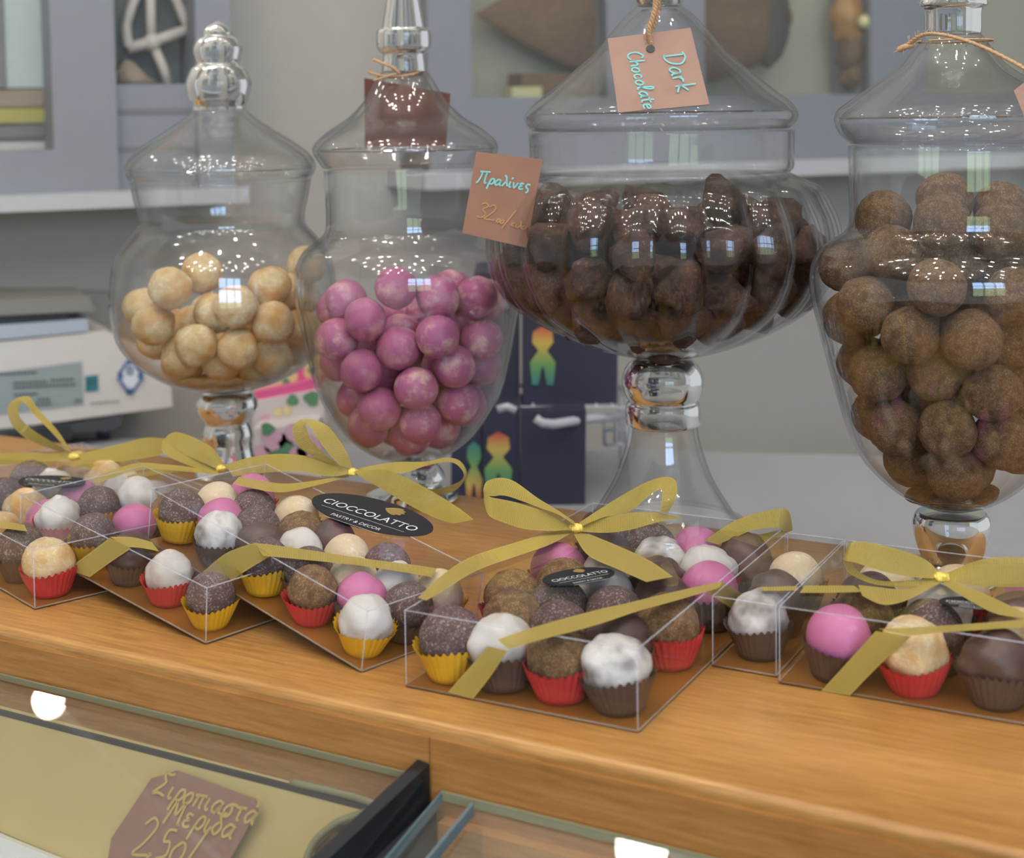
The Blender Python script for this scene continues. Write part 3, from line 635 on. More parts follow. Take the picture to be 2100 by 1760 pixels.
BX['c'] = make_box('c', a3, c3 - a3, side2(c3 - a3, b3 - a3), 0.208, 0.117, 0.0365, 'clear truffle box nearest the viewer, with a small black oval sticker and full gold bow', 1.0)
a2 = on_z(741, 1380); b2 = on_z(303, 1112, 0.030)
BX['b'] = make_box('b', a2, b2 - a2, side2(b2 - a2, on_z(806, 1353) - a2), 0.181, 0.079, 0.0315, 'tilted clear truffle box with the large blue-black sticker, leaning on its neighbour', 0.86)
a1 = on_z(422, 1322); b1 = on_z(41, 1115, 0.018)
BX['a'] = make_box('a', a1, b1 - a1, side2(b1 - a1, on_z(565, 1284) - a1), 0.182, 0.084, 0.0300, 'clear truffle box without a visible sticker, wedged between two others', 0.84)
a0 = on_z(72, 1251); b0 = on_z(0, 1209)
BX['z'] = make_box('z', a0, b0 - a0, side2(b0 - a0, on_z(187, 1225) - a0), 0.235, 0.138, 0.0330, 'clear truffle box at the far left edge, nearest the scale', 0.95)
a4 = on_z(1599, 1402); b4 = on_z(2100, 1489)
BX['d'] = make_box('d', a4, b4 - a4, side2(b4 - a4, [0.3, 1, 0]), 0.208, 0.117, 0.0365, 'clear truffle box below the egg-shaped jar, cut by the right edge', 1.0)
a5 = on_z(1462, 1367.5); b5 = on_z(1592, 1390)
BX['e'] = make_box('e', a5 + (b5 - a5) , side2(b5 - a5, [0.35, 1, 0]), -(b5 - a5) / np.linalg.norm(b5 - a5), 0.118, float(np.linalg.norm(b5 - a5)) , 0.0345, 'narrow clear box between the bow-topped front box and the right-hand one', 0.95)

WORDS = {'dark': 'sugar-flecked dark truffle', 'tan': 'tan crumb truffle', 'white': 'white iced truffle', 'marbled': 'white iced truffle with dark streaks', 'cream': 'cream truffle', 'coconut': 'toasted coconut truffle', 'pink': 'pink coated truffle', 'choc': 'plain chocolate truffle'}
BOXN = {'c': 'the front box', 'b': 'the tilted blue-sticker box', 'a': 'the wedged box', 'z': 'the far left box', 'd': 'the right-hand box', 'e': 'the narrow box'}
NT_ = 0
def put(bk, a, b, kind, cup, place, tilt=0.0, dz=0.0):
    global NT_
    B = BX[bk]; sc = B['sc']; NT_ += 1
    M3 = np.stack([B['e1'], B['e2'] if np.dot(np.cross(B['e1'], B['e2']), B['n']) > 0 else -B['e2'], B['n']], axis=1)
    rz = Matrix.Rotation(rng.uniform(0, 6.28), 4, 'Z') @ Matrix.Rotation(rng.uniform(-0.14, 0.14) + tilt, 4, 'X')
    Mx = Matrix(np.vstack([np.hstack([M3, B['P'](a, b, 0.0016)[:, None]]), [0, 0, 0, 1]]).tolist()) @ rz @ Matrix.Scale(sc, 4)
    o = empty('truffle', mat=Mx); tag(o, '%s, %s cup, %s, %s' % (WORDS[kind], {'yellow': 'yellow', 'red': 'red', 'brown': 'brown'}[cup], place, BOXN[bk]), 'truffle', 'truffles in the gift boxes')
    s = bpy.data.objects.new('coating', SWEET[kind][NT_ % 3]); COL.objects.link(s); s.parent = o; s.location = (0, 0, 0.0188 + dz)
    if kind in ('dark', 'tan', 'cream', 'coconut', 'pink', 'choc'): s.rotation_euler = (rng.uniform(-0.5, 0.5), rng.uniform(-0.5, 0.5), rng.uniform(0, 6.28))
    if kind in ('white', 'marbled'): s.rotation_euler = (rng.uniform(-0.45, 0.45), rng.uniform(-0.45, 0.45), rng.uniform(0, 6.28))
    if kind == 'choc': s.scale = (1.04, 1.0, 0.95)
    c = bpy.data.objects.new('paper_cup', CUPS[cup][NT_ % 2]); COL.objects.link(c); c.parent = o
    return o
# front box: staggered rows of four and three, from the near short side
ROWS_C = [
 [('marbled', 'brown'), ('tan', 'red'), ('white', 'brown'), ('dark', 'yellow')],
 [('choc', 'brown'), ('dark', 'yellow'), ('tan', 'red')],
 [('tan', 'red'), ('dark', 'brown'), ('dark', 'brown'), ('tan', 'red')],
 [('choc', 'brown'), ('white', 'brown'), ('tan', 'yellow')],
 [('pink', 'brown'), ('choc', 'brown'), ('white', 'brown'), ('pink', 'red')],
 [('white', 'red'), ('marbled', 'brown'), ('choc', 'brown')],
 [('choc', 'brown'), ('pink', 'red'), ('dark', 'yellow'), ('dark', 'brown')]]
def rows(bk, table, n_even, s1, s2, o1, o2, skip=None):
    for i, row in enumerate(table):
        for j, it in enumerate(row):
            if it is None: continue
            k, c = it; a = o1 + s1 * i; b = o2 + s2 * (j + (0.5 if (i % 2 and len(row) < n_even) else 0))
            if skip and skip(BX[bk]['P'](a, b, 0.02)): continue
            place = ['row %s' % ORD[i]] ; 
            put(bk, a + rng.uniform(-0.001, 0.001), b + rng.uniform(-0.0008, 0.0008), k, c, '%s row, %s across' % (ORD[i], ORD[j]))
rows('c', ROWS_C, 4, 0.0288, 0.0285, 0.0175, 0.0158)
ROWS_B = [
 [('white', 'yellow'), ('dark', 'brown'), ('cream', 'yellow')],
 [('pink', 'brown'), ('white', 'brown')],
 [('tan', 'red'), ('cream', 'brown'), ('dark', 'brown')],
 [('dark', 'brown'), ('cream', 'brown')],
 [('dark', 'yellow'), ('white', 'red'), ('choc', 'brown')],
 [('choc', 'brown'), ('tan', 'red')],
 [('marbled', 'brown'), ('dark', 'brown'), ('cream', 'brown')],
 [('pink', 'brown'), ('dark', 'brown')],
 ]
rows('b', ROWS_B + [[('dark', 'yellow'), ('cream', 'brown'), ('pink', 'red')]], 3, 0.0196, 0.0250, 0.0145, 0.0138)
def under(bk):
    B = BX[bk]
    def f(p):
        q = p - B['A']; a, b = q @ B['e1'], q @ B['e2']; return -0.012 < a < B['L'] + 0.012 and -0.012 < b < B['W'] + 0.02
    return f
ROWS_A = [[('dark', 'yellow'), None, None], [('white', 'red'), None, None], [('choc', 'brown'), ('dark', 'brown'), None], [('dark', 'yellow'), ('pink', 'brown'), ('tan', 'brown')], [('white', 'red'), ('dark', 'yellow'), ('white', 'brown')]]
for i, row in enumerate(ROWS_A):
    for j, it in enumerate(row):
        if it is None: continue
        a, b = 0.0155 + 0.0375 * i, 0.0142 + 0.0272 * j
        if j and under('b')(BX['a']['P'](a, b, 0.02)): continue
        put('a', a, b, it[0], it[1], '%s row, %s across' % (ORD[i], ORD[j]))
ROWS_Z = [[('coconut', 'red'), ('dark', 'yellow'), ('choc', 'brown'), ('coconut', 'brown')], [('dark', 'brown'), ('choc', 'brown'), ('white', 'red'), ('cream', 'yellow')], [('coconut', 'yellow'), ('pink', 'red'), ('dark', 'brown'), ('white', 'brown')], [('dark', 'brown'), ('coconut', 'brown'), ('pink', 'red'), ('white', 'brown')], [('choc', 'brown'), ('dark', 'brown'), ('white', 'red'), ('coconut', 'brown')], [('pink', 'brown'), ('coconut', 'red'), ('dark', 'brown'), ('coconut', 'yellow')]]
for i, row in enumerate(ROWS_Z):
    for j, it in enumerate(row):
        a, b = 0.0160 + 0.0385 * i, 0.0165 + 0.035 * j
        if j and under('a')(BX['z']['P'](a, b, 0.02)): continue
        put('z', a, b, it[0], it[1], '%s row, %s across' % (ORD[i], ORD[j]))
ROWS_D = [[('pink', 'brown'), ('coconut', 'red'), ('choc', 'brown'), ('dark', 'yellow'), ('tan', 'red')], [('tan', 'brown'), ('dark', 'brown'), ('coconut', 'red'), ('choc', 'brown'), ('dark', 'yellow')], [('choc', 'brown'), ('white', 'brown'), ('choc', 'brown'), ('pink', 'red'), ('dark', 'brown')], [('cream', 'brown'), ('cream', 'red'), ('pink', 'brown'), ('coconut', 'brown'), ('pink', 'brown')]]
for i, row in enumerate(ROWS_D):
    for j, it in enumerate(row):
        put('d', 0.0215 + 0.0365 * j + (0.004 if i % 2 else 0), 0.0160 + 0.0282 * i, it[0], it[1], '%s row, %s along' % (ORD[i], ORD[j]))
put('e', 0.0205, 0.0150, 'marbled', 'brown', 'at its near end')
put('e', 0.0535, 0.0155, 'choc', 'brown', 'second from its near end')
put('e', 0.0865, 0.0160, 'cream', 'brown', 'third from its near end')

# ------------------------------------------------------------------ ribbons
def strip(mb, e1, e2, thick=0.0):
    A = spline(e1, 8); B_ = spline(e2, 8); vs = []; uv = []; u = 0.0; n = len(A); m = 5
    for i in range(n):
        if i: u += 0.5 * (np.linalg.norm(A[i] - A[i - 1]) + np.linalg.norm(B_[i] - B_[i - 1]))
        for k in range(m):
            t = k / (m - 1); vs.append(A[i] * (1 - t) + B_[i] * t); uv.append((u, 2 * t - 1))
    fs = [(i * m + k, i * m + k + 1, (i + 1) * m + k + 1, (i + 1) * m + k) for i in range(n - 1) for k in range(m - 1)]
    mb.add(vs, fs, uv)
def band(mb, Y, pts, tilt=0.0):
    """pts: (x1,y1,x2,y2[,dY]) edge pairs; a free ribbon at depth Y (+dY)"""
    e1 = []; e2 = []
    for q in pts:
        dy = q[4] if len(q) > 4 else 0.0
        e1.append(on_y(q[0], q[1], Y + dy + tilt)); e2.append(on_y(q[2], q[3], Y + dy - tilt))
    strip(mb, e1, e2)
def flat(mb, B, pts):
    """pts: (x1,y1,x2,y2,face) edge pairs on the faces of box B: t top, f near short side, l left long side"""
    e1 = []; e2 = []
    pl = {'t': (B['P'](0, 0, B['H'] + 0.0009), B['n']), 'f': (B['P'](-0.0009, 0, 0), B['e1']), 'l': (B['P'](0, -0.0009, 0), B['e2'])}
    for x1, y1, x2, y2, f in pts:
        e1.append(on_plane(x1, y1, *pl[f])); e2.append(on_plane(x2, y2, *pl[f]))
    # straight runs: use only linear interpolation between the corners
    strip(mb, e1, e2)
def knot(mb, x, y, Y, r):
    c = on_y(x, y, Y); v, f = ICO3; p = v * np.array([1.25, 0.9, 0.8]) * r * (1 + 0.12 * wob(v, int(x), 3.0))[:, None]
    uv = [(q[0] * 1.0, 0.0) for q in p]; mb.add(p + c, f, uv)
def ribbon_parts(bk, straps, bow):
    o = BX[bk]['o']
    m = MB().mat('gold')
    for kind, pts in straps: flat(m, BX[bk], pts)
    if straps: child(m, 'ribbon', o)
    m = MB().mat('gold'); bow(m); child(m, 'bow', o)
def top_y(bk, x, y): B = BX[bk]; return float(on_plane(x, y, B['P'](0, 0, B['H'] + 0.002), B['n'])[1])
# front box
kc = top_y('c', 1180, 1088)
def bow_c(m):
    Y = kc - 0.004
    knot(m, 1182, 1083, Y, 0.0032)
    band(m, Y, [(1178,1070,1180,1078), (1140,1044,1146,1056), (1102,1021,1111,1043), (1056,988,1041,1018,.006), (1026,980,1013,1018,.008), (999,987,1000,1019,.005), (991,1003,993,1032,.002)], 0.003)
    band(m, Y, [(991,1003,993,1032,.002), (1003,1018,1003,1058,-.004), (1028,1024,1030,1071,-.006), (1060,1031,1075,1085,-.006), (1118,1050,1133,1089,-.003), (1172,1078,1172,1086)], 0.002)
    band(m, Y, [(1188,1072,1192,1080), (1243,1036,1235,1062), (1307,998,1291,1049,.003), (1348,981,1330,1018,.005), (1374,979,1352,1004,.004), (1387,990,1358,1010,.0), (1387,1020,1356,1032,-.004), (1370,1052,1354,1050,-.006)], 0.002)
    band(m, Y, [(1190,1076,1192,1090), (1240,1062,1240,1093,-.003), (1291,1052,1291,1087,-.004), (1342,1051,1354,1070,-.002), (1372,1056,1402,1062,.004)], 0.002)
    pl = (BX['c']['P'](0, 0, BX['c']['H'] + 0.0018), BX['c']['n'])
    for pts in ([(1174,1078,1177,1090), (1120,1094,1128,1117), (1056,1113,1071,1137), (964,1143,979,1170), (903,1183,905,1214), (857,1226,874,1232)],
                [(1184,1086,1175,1092), (1252,1113,1205,1138), (1329,1148,1265,1167), (1380,1183,1326,1194)]):
        strip(m, [on_plane(a, b, *pl) for a, b, _, _ in pts], [on_plane(c_, d, *pl) for _, _, c_, d in pts])
ribbon_parts('c', [('s', [(1482,1192,1474,1206,'t'), (1390,1212,1390,1231,'t'), (1291,1236,1304,1255,'t'), (1220,1252,1220,1283,'t'), (1100,1285,1110,1312,'t'), (1020,1312,1042,1332,'t')]),
                   ('s', [(1000,1326,1041,1335,'f'), (962,1370,1008,1385,'f'), (918,1420,970,1434,'f')]),
                   ('s', [(1482,1194,1450,1216,'l'), (1530,1222,1500,1248,'l'), (1574,1250,1542,1280,'l')])], bow_c)
# tilted box
kb = top_y('b', 725, 975)
def bow_b(m):
    Y = kb - 0.003
    knot(m, 724, 968, Y, 0.003)
    band(m, Y, [(719,964,719,971), (690,953,676,977), (644,938,612,967,.006), (581,931,550,969,.012), (519,937,500,975,.014), (462,953,478,978,.016)], 0.002)
    band(m, Y, [(723,962,697,955), (710,925,672,928,-.002), (679,881,650,897,-.002), (660,867,640,880,0), (640,860,630,872,.003), (616,861,626,872,.006), (600,878,629,880,.006), (610,912,636,900,.005), (638,934,660,926,.003), (679,957,695,954,.001)], 0.002)
    band(m, Y, [(730,964,730,969), (747,958,754,969), (810,948,826,970,.004), (872,947,872,956,.01), (910,939,910,948,.014), (941,944,935,952,.014), (957,969,951,972,.01), (944,997,940,989,.006), (919,1012,897,1003,.002), (880,1014,860,1000,0)], 0.003)
    band(m, Y - 0.004, [(729,965,729,970), (770,964,752,985), (810,970,790,1007), (872,1000,841,1037,-.004), (935,1038,891,1062,-.01), (972,1066,930,1074,-.014)], 0.001)
    pl = (BX['b']['P'](0, 0, BX['b']['H'] + 0.0012), BX['b']['n'])
    pts = [(720,972,716,978), (650,985,640,998), (585,992,575,1010), (530,985,510,1000), (490,978,480,992)]
    strip(m, [on_plane(a, b, *pl) for a, b, _, _ in pts], [on_plane(c_, d, *pl) for _, _, c_, d in pts])
ribbon_parts('b', [('s', [(519,1113,540,1140,'t'), (612,1125,612,1147,'t'), (737,1144,737,1160,'t'), (859,1160,859,1179,'t'), (896,1166,885,1184,'t')]),
                   ('s', [(519,1114,556,1140,'l'), (463,1135,506,1170,'l'), (412,1177,456,1204,'l')])], bow_b)
ka = top_y('a', 450, 965)
ka = 0.93
def bow_a(m):
    Y = ka
    knot(m, 452, 962, Y, 0.003)
    band(m, Y, [(462,954,447,963), (431,915,390,938), (375,889,356,925,.003), (350,889,340,922,.004), (333,906,331,920,.003)], 0.002)
    band(m, Y, [(333,906,331,920,.003), (352,916,341,934,-.002), (392,938,391,956,-.003), (448,960,444,970)], 0.002)
    band(m, Y - 0.01, [(448,968,446,974), (390,958,388,968), (344,953,328,963), (281,950,281,965), (219,969,234,979), (187,982,200,991)], 0.002)
    band(m, Y + 0.004, [(448,963,446,970), (400,960,398,969), (330,962,328,972), (260,976,262,988)], 0.002)
ribbon_parts('a', [('s', [(226,1101,256,1122,'t'), (272,1102,290,1124,'t'), (312,1112,326,1131,'t')]),
                   ('s', [(225,1103,269,1125,'l'), (181,1136,226,1154,'l'), (137,1168,184,1184,'l')])], bow_a)
kz = float(top_y('z', 150, 938))
def bow_z(m):
    Y = kz
    knot(m, 152, 937, Y, 0.0034)
    band(m, Y, [(146,927,138,923), (119,884,103,884), (78,838,69,850), (58,813,50,826), (31,819,42,828,.004), (16,838,38,838,.006), (25,872,42,858,.005), (62,904,72,885,.003), (128,928,134,922,.001)], 0.002)
    band(m, Y, [(150,929,150,944), (100,930,100,946), (62,928,62,948,.003), (0,930,0,956,.006), (-60,934,-60,962,.01)], 0.002)
    band(m, Y, [(156,930,156,944), (178,927,184,950), (250,910,234,948,-.003), (297,898,281,942,-.004), (338,899,331,933,-.002)], 0.002)
    band(m, Y - 0.012, [(158,942,150,946), (200,955,180,964), (250,972,226,984)], 0.001)
ribbon_parts('z', [('s', [(-60,1062,-60,1077,'t'), (0,1069,0,1083,'t'), (50,1076,56,1090,'t')])], bow_z)
kd = top_y('d', 1930, 1188)
def bow_d(m):
    Y = kd
    knot(m, 1931, 1184, Y, 0.0034)
    band(m, Y, [(1929,1179,1926,1187), (1900,1149,1874,1184), (1847,1128,1808,1171,-.002), (1782,1113,1757,1155,-.003), (1748,1112,1738,1151,-.002), (1736,1124,1729,1149,.002)], 0.002)
    band(m, Y, [(1736,1124,1729,1149,.002), (1752,1164,1743,1176,.002), (1800,1190,1795,1199,0), (1873,1190,1874,1204,-.002), (1924,1182,1926,1190)], 0.002)
    band(m, Y, [(1936,1178,1934,1191), (1968,1166,1968,1197,-.002), (2004,1159,2004,1202,-.003), (2060,1156,2060,1204,-.002), (2110,1158,2110,1204,.002), (2160,1170,2160,1204,.006)], 0.002)
    band(m, Y + 0.01, [(1940,1176,1940,1184), (2004,1150,2010,1160), (2060,1143,2060,1156), (2130,1146,2130,1160)], 0.002)
    pl = (BX['d']['P'](0, 0, BX['d']['H'] + 0.0014), BX['d']['n'])
    for pts in ([(1926,1188,1928,1196), (1860,1208,1858,1232), (1800,1204,1810,1240), (1760,1200,1768,1222)], [(1938,1190,1934,1198), (1990,1206,1985,1230), (2050,1232,2040,1258), (2110,1262,2100,1268)]):
        strip(m, [on_plane(a, b, *pl) for a, b, _, _ in pts], [on_plane(c_, d, *pl) for _, _, c_, d in pts])
ribbon_parts('d', [('s', [(1800,1290,1868,1304,'t'), (1926,1284,1952,1296,'t'), (2100,1271,2110,1286,'t'), (2180,1266,2190,1280,'t')]),
                   ('s', [(1796,1294,1868,1306,'l'), (1740,1356,1800,1368,'l'), (1683,1418,1743,1427,'l')]),
                   ('s', [(1650,1201,1640,1216,'t'), (1700,1201,1700,1216,'t'), (1751,1201,1769,1214,'t')])], bow_d)
def bow_e(m):
    Y = 0.79
    band(m, Y, [(1444,1109,1472,1117), (1478,1086,1508,1102), (1514,1065,1545,1087), (1577,1047,1588,1082), (1612,1044,1600,1084,.002), (1622,1062,1606,1092,.006), (1625,1088,1602,1098,.01)], 0.002)
    band(m, Y + 0.004, [(1602,1086,1612,1096), (1560,1096,1570,1110), (1500,1108,1510,1120), (1470,1112,1476,1122)], 0.001)
ribbon_parts('e', [('s', [(1560,1204,1562,1212,'t'), (1600,1203,1602,1212,'t'), (1635,1202,1637,1211,'t')])], bow_e)

# ------------------------------------------------------------------ lettering
G = {
 'Π': [[(.1,.95),(.95,1.02)], [(.32,.96),(.28,.5),(.12,.05),(.0,.02)], [(.7,.98),(.66,.4),(.72,.05),(.86,.12)]], 'ρ': [[(.06,-.42),(.14,.1),(.25,.45),(.44,.5),(.5,.26),(.35,.04),(.15,.1)]],
 'α': [[(.5,.45),(.3,.5),(.1,.25),(.2,.02),(.4,.15),(.55,.5)], [(.52,.36),(.5,.08),(.62,.03)]], 'λ': [[(.08,.86),(.2,.9),(.35,.5),(.5,.05)], [(.34,.5),(.06,0)]],
 'ί': [[(.15,.5),(.12,.15),(.2,.02),(.3,.1)], [(.2,.7),(.28,.88)]], 'ι': [[(.15,.5),(.12,.15),(.2,.02),(.3,.1)]], 'ν': [[(.05,.5),(.2,.02),(.45,.5)]],
 'ε': [[(.4,.45),(.2,.5),(.12,.38),(.28,.27),(.1,.2),(.12,.03),(.3,0),(.42,.08)]], 'ς': [[(.42,.45),(.2,.48),(.1,.25),(.3,.1),(.35,-.1),(.2,-.25)]],
 '3': [[(.1,.88),(.35,1),(.5,.8),(.25,.55),(.52,.35),(.4,.05),(.08,.02)]], '2': [[(.08,.8),(.3,1),(.5,.8),(.3,.35),(.06,.02),(.58,.06)]], '.': [[(.06,0),(.16,.1),(.08,.1)]],
 '0': [[(.3,.5),(.1,.3),(.12,.05),(.3,0),(.44,.2),(.42,.42),(.3,.5)]], 'ο': [[(.3,.5),(.1,.3),(.12,.05),(.3,0),(.44,.2),(.42,.42),(.3,.5)]], 'o': [[(.3,.5),(.1,.3),(.12,.05),(.3,0),(.44,.2),(.42,.42),(.3,.5)]],
 '/': [[(0,-.3),(.42,1.05)]], 'κ': [[(.12,.5),(.1,0)], [(.42,.5),(.12,.25),(.44,0)]],
 'D': [[(.16,1),(.12,0)], [(0,.95),(.35,1),(.68,.7),(.6,.25),(.3,0),(.02,.03)]], 'a': [[(.5,.45),(.3,.5),(.1,.25),(.2,.02),(.4,.15),(.5,.48)], [(.5,.48),(.48,.1),(.6,.03)]], 'r': [[(.1,.5),(.12,0)], [(.11,.3),(.25,.48),(.42,.45)]],
 'k': [[(.12,1),(.1,0)], [(.42,.55),(.1,.25),(.46,0)]], 'C': [[(.6,.85),(.4,1),(.1,.6),(.15,.15),(.4,0),(.65,.15)]], 'h': [[(.12,1),(.1,0)], [(.1,.3),(.3,.5),(.42,.4),(.44,0)]],
 'c': [[(.42,.42),(.25,.5),(.1,.25),(.22,.02),(.45,.1)]], 'l': [[(.06,.15),(.3,.7),(.3,1),(.16,.95),(.13,.1),(.3,.02)]], 't': [[(.2,.85),(.18,.1),(.35,.03)], [(.02,.55),(.42,.6)]], 'e': [[(.1,.25),(.4,.32),(.35,.5),(.12,.4),(.12,.08),(.42,.06)]],
 'Σ': [[(.7,1.0),(.5,.92),(.2,.98),(.3,.75),(.42,.55),(.02,.05),(.3,.12),(.66,.05)]], 'π': [[(.02,.46),(.62,.52)], [(.2,.49),(.15,0)], [(.45,.5),(.45,.05),(.56,.02)]], 'σ': [[(.62,.52),(.3,.5),(.1,.3),(.12,.05),(.3,0),(.44,.2),(.38,.45)]],
 'τ': [[(.02,.46),(.5,.52)], [(.26,.5),(.25,.05),(.38,.02)]], 'ά': [[(.5,.45),(.3,.5),(.1,.25),(.2,.02),(.4,.15),(.55,.5)], [(.52,.36),(.5,.08),(.62,.03)], [(.36,.68),(.44,.84)]],
 'Μ': [[(.0,-.1),(.2,.8),(.38,.3),(.62,.85),(.66,.05),(.74,.05)]], 'δ': [[(.46,.82),(.2,.8),(.3,.58),(.46,.3),(.3,.02),(.1,.2),(.28,.48)]], '5': [[(.5,1),(.18,.95),(.14,.6),(.4,.6),(.46,.2),(.1,.02)]], ' ': []}
ADV = {'Π': .95, 'D': .75, 'C': .7, 'Σ': .75, 'Μ': .82, '.': .28, 'ι': .36, 'ί': .36, 'l': .36, ' ': .35, '/': .45, 't': .42, 'π': .62, 'σ': .6, 'h': .52, 'α': .64, 'ά': .64, 'a': .6}
def write(mb, text, o, ex, ey, nrm, size, thick, small=None, slant=0.12):
    """handwritten stroke lettering: baseline origin o, unit vectors ex, ey"""
    x = 0.0
    for ch in text:
        s = size * (small.get(ch, 1.0) if small else 1.0)
        for st in G[ch]:
            pts = spline([(p[0], p[1], 0) for p in st], 6) if len(st) > 2 else [np.array((p[0], p[1], 0.)) for p in st]
            Q = [o + ex * (x + (p[0] + slant * p[1]) * s) + ey * p[1] * s + nrm * 0.0005 for p in pts]
            vs = []; 
            for i in range(len(Q)):
                t = Q[min(i + 1, len(Q) - 1)] - Q[max(i - 1, 0)]; t = t / (np.linalg.norm(t) + 1e-12); sd = np.cross(nrm, t) * thick / 2; vs += [Q[i] - sd, Q[i] + sd]
            mb.add(vs, [(2 * i, 2 * i + 1, 2 * i + 3, 2 * i + 2) for i in range(len(Q) - 1)])
        x += ADV.get(ch, .52) * s
def card_frame(P):
    """P: tl,tr,br,bl in space -> ex, ey, outward normal"""
    ex = (P[1] - P[0]); ex = ex / np.linalg.norm(ex); ey = P[0] - P[3]; ey = ey - ex * (ey @ ex); ey /= np.linalg.norm(ey); n = np.cross(ex, ey)
    if n @ (EYE - P[0]) < 0: n = -n
    return ex, ey, n
def card(px, depths, mat, label, thick=0.0006):
    P = [on_y(x, y, Y) for (x, y), Y in zip(px, depths)]
    o = empty('price_tag', loc=tuple(np.mean(P, axis=0))); tag(o, label, 'tag')
    ex, ey, n = card_frame(P if len(P) == 4 else [P[0], P[1], P[-2], P[-1]])
    child(MB().mat(mat).prism(P, -n * thick), 'card', o, smooth=False)
    return o, P, ex, ey, n
# pralines tag
o, P, ex, ey, n = card([(977, 311), (1113, 327), (1079, 508), (948, 478)], (.89, .885, .875, .88), 'tagdark', 'brown card lettered with a turquoise Greek word and 32.00 price, beside the ribbed jar')
sx = lambda px, py: on_plane(px, py, P[0], n)
m = MB().mat('chalk_blue'); a = sx(976, 374); b = sx(1092, 392); e = (b - a) / np.linalg.norm(b - a); e2 = np.cross(n, e); e2 = e2 if e2[2] > 0 else -e2
write(m, 'Πραλίνες', a, e, e2, n, np.linalg.norm(b - a) / 4.75, 0.0010)
m.mat('chalk_ochre'); a = sx(975, 444); b = sx(1078, 472); e = (b - a) / np.linalg.norm(b - a); e2 = np.cross(n, e); e2 = e2 if e2[2] > 0 else -e2
write(m, '32.00/κιλο', a, e, e2, n, np.linalg.norm(b - a) / 3.3, 0.0008, small={'0': .5, 'κ': .5, 'ι': .5, 'λ': .5, 'ο': .5})
child(m, 'lettering', o)
# dark chocolate tag
Yt = 0.845
o, P, ex, ey, n = card([(1246, 79), (1416, 57), (1455, 214), (1268, 231)], (.872, .872, .845, .845), 'tag', 'terracotta card reading Dark Chocolate sideways, hung from the ribbed jar')
sx = lambda px, py: on_plane(px, py, P[0], n)
m = MB().mat('chalk_blue')
for text, (x0, y0), (x1, y1), k in (('Dark', (1360, 113), (1392, 196), 2.5), ('Chocolate', (1285, 108), (1322, 231), 4.85)):
    a = sx(x0, y0); b = sx(x1, y1); e = (b - a) / np.linalg.norm(b - a); e2 = np.cross(n, e); e2 = e2 if (e2 @ ex) > 0 else -e2
    write(m, text, a, e, e2, n, np.linalg.norm(b - a) / k, 0.0010)
child(m, 'lettering', o)
h = sx(1334, 101)
child(MB().mat('gasket').prism([h + n * 0.0004 + (ex * math.cos(t) + ey * math.sin(t)) * 0.0026 for t in np.linspace(0, 6.28, 20)[:-1]], n * 0.0003), 'punched_hole', o, smooth=False)
def twine(pts, r, name, par, amp=0.00035):
    S = spline(pts, 10); m_ = MB().mat('twine')
    for ph in (0, 2.1, 4.2):
        Q = [p + np.array([math.cos(i * 0.9 + ph), math.sin(i * 0.9 + ph), math.sin(i * 0.9 + ph) * 0.3]) * r * 0.55 for i, p in enumerate(S)]; m_.tube(Q, r * 0.6, 6)
    rr = np.random.default_rng(3)
    for i in range(0, len(S) - 1, 2):
        v = rr.normal(size=3); m_.tube([S[i], S[i] + v / np.linalg.norm(v) * r * 2.6], r * 0.09, 4)
    return child(m_, name, par)
twine([on_y(1342, -30, .868), on_y(1345, 0, .868), on_y(1341, 30, .867), on_y(1331, 62, .867), on_y(1334, 84, .868), on_y(1335, 99, .870)], 0.0016, 'twine', o)
twine([on_y(1349, -30, .870), on_y(1350, 5, .870), on_y(1345, 40, .869), on_y(1333, 66, .868)], 0.0014, 'twine', o)
# tag behind the praline jar
o, P, ex, ey, n = card([(747, 160), (924, 192), (914, 306), (748, 306)], (1.075,) * 4, 'tagback', 'dark brown card hanging behind the lid of the pink praline jar')
J = JARS['j2']
ring = [np.array([J['cx'] - 0.0055 + 0.0185 * math.cos(t), J['d'] + 0.0185 * math.sin(t), float(on_y(825, 152, 1.0)[2]) + 0.002 * math.cos(2 * t)]) for t in np.linspace(-1.9, 4.4, 22)]
twine(ring, 0.0010, 'twine', o)
twine([on_y(768, 122, .985), on_y(785, 130, .982), on_y(805, 138, .982), on_y(818, 150, .983)], 0.0013, 'twine', o)
twine([on_y(768, 165, .985), on_y(790, 158, .983), on_y(818, 150, .983)], 0.0010, 'twine', o)
# tag on the egg-shaped jar
o, P, ex, ey, n = card([(2079, 186), (2150, 130), (2190, 215), (2110, 262)], (.735, .735, .725, .725), 'tag', 'corner of a pinkish brown card hung on the egg-shaped jar')
twine([on_y(1846, 100, .775), on_y(1864, 90, .772), on_y(1890, 72, .765), on_y(1920, 69, .76), on_y(1960, 77, .757), on_y(2010, 94, .752), on_y(2060, 118, .745), on_y(2110, 145, .738)], 0.0013, 'twine', o)
twine([on_y(1846, 102, .775), on_y(1856, 96, .773), on_y(1870, 92, .772)], 0.0020, 'twine', o)
J = JARS['j4']; ring = [np.array([J['cx'] + 0.0015 + 0.0195 * math.cos(t), J['d'] + 0.0195 * math.sin(t), float(on_y(1958, 84, .81)[2])]) for t in np.linspace(-2.6, 3.2, 22)]
twine(ring, 0.0008, 'twine', o)
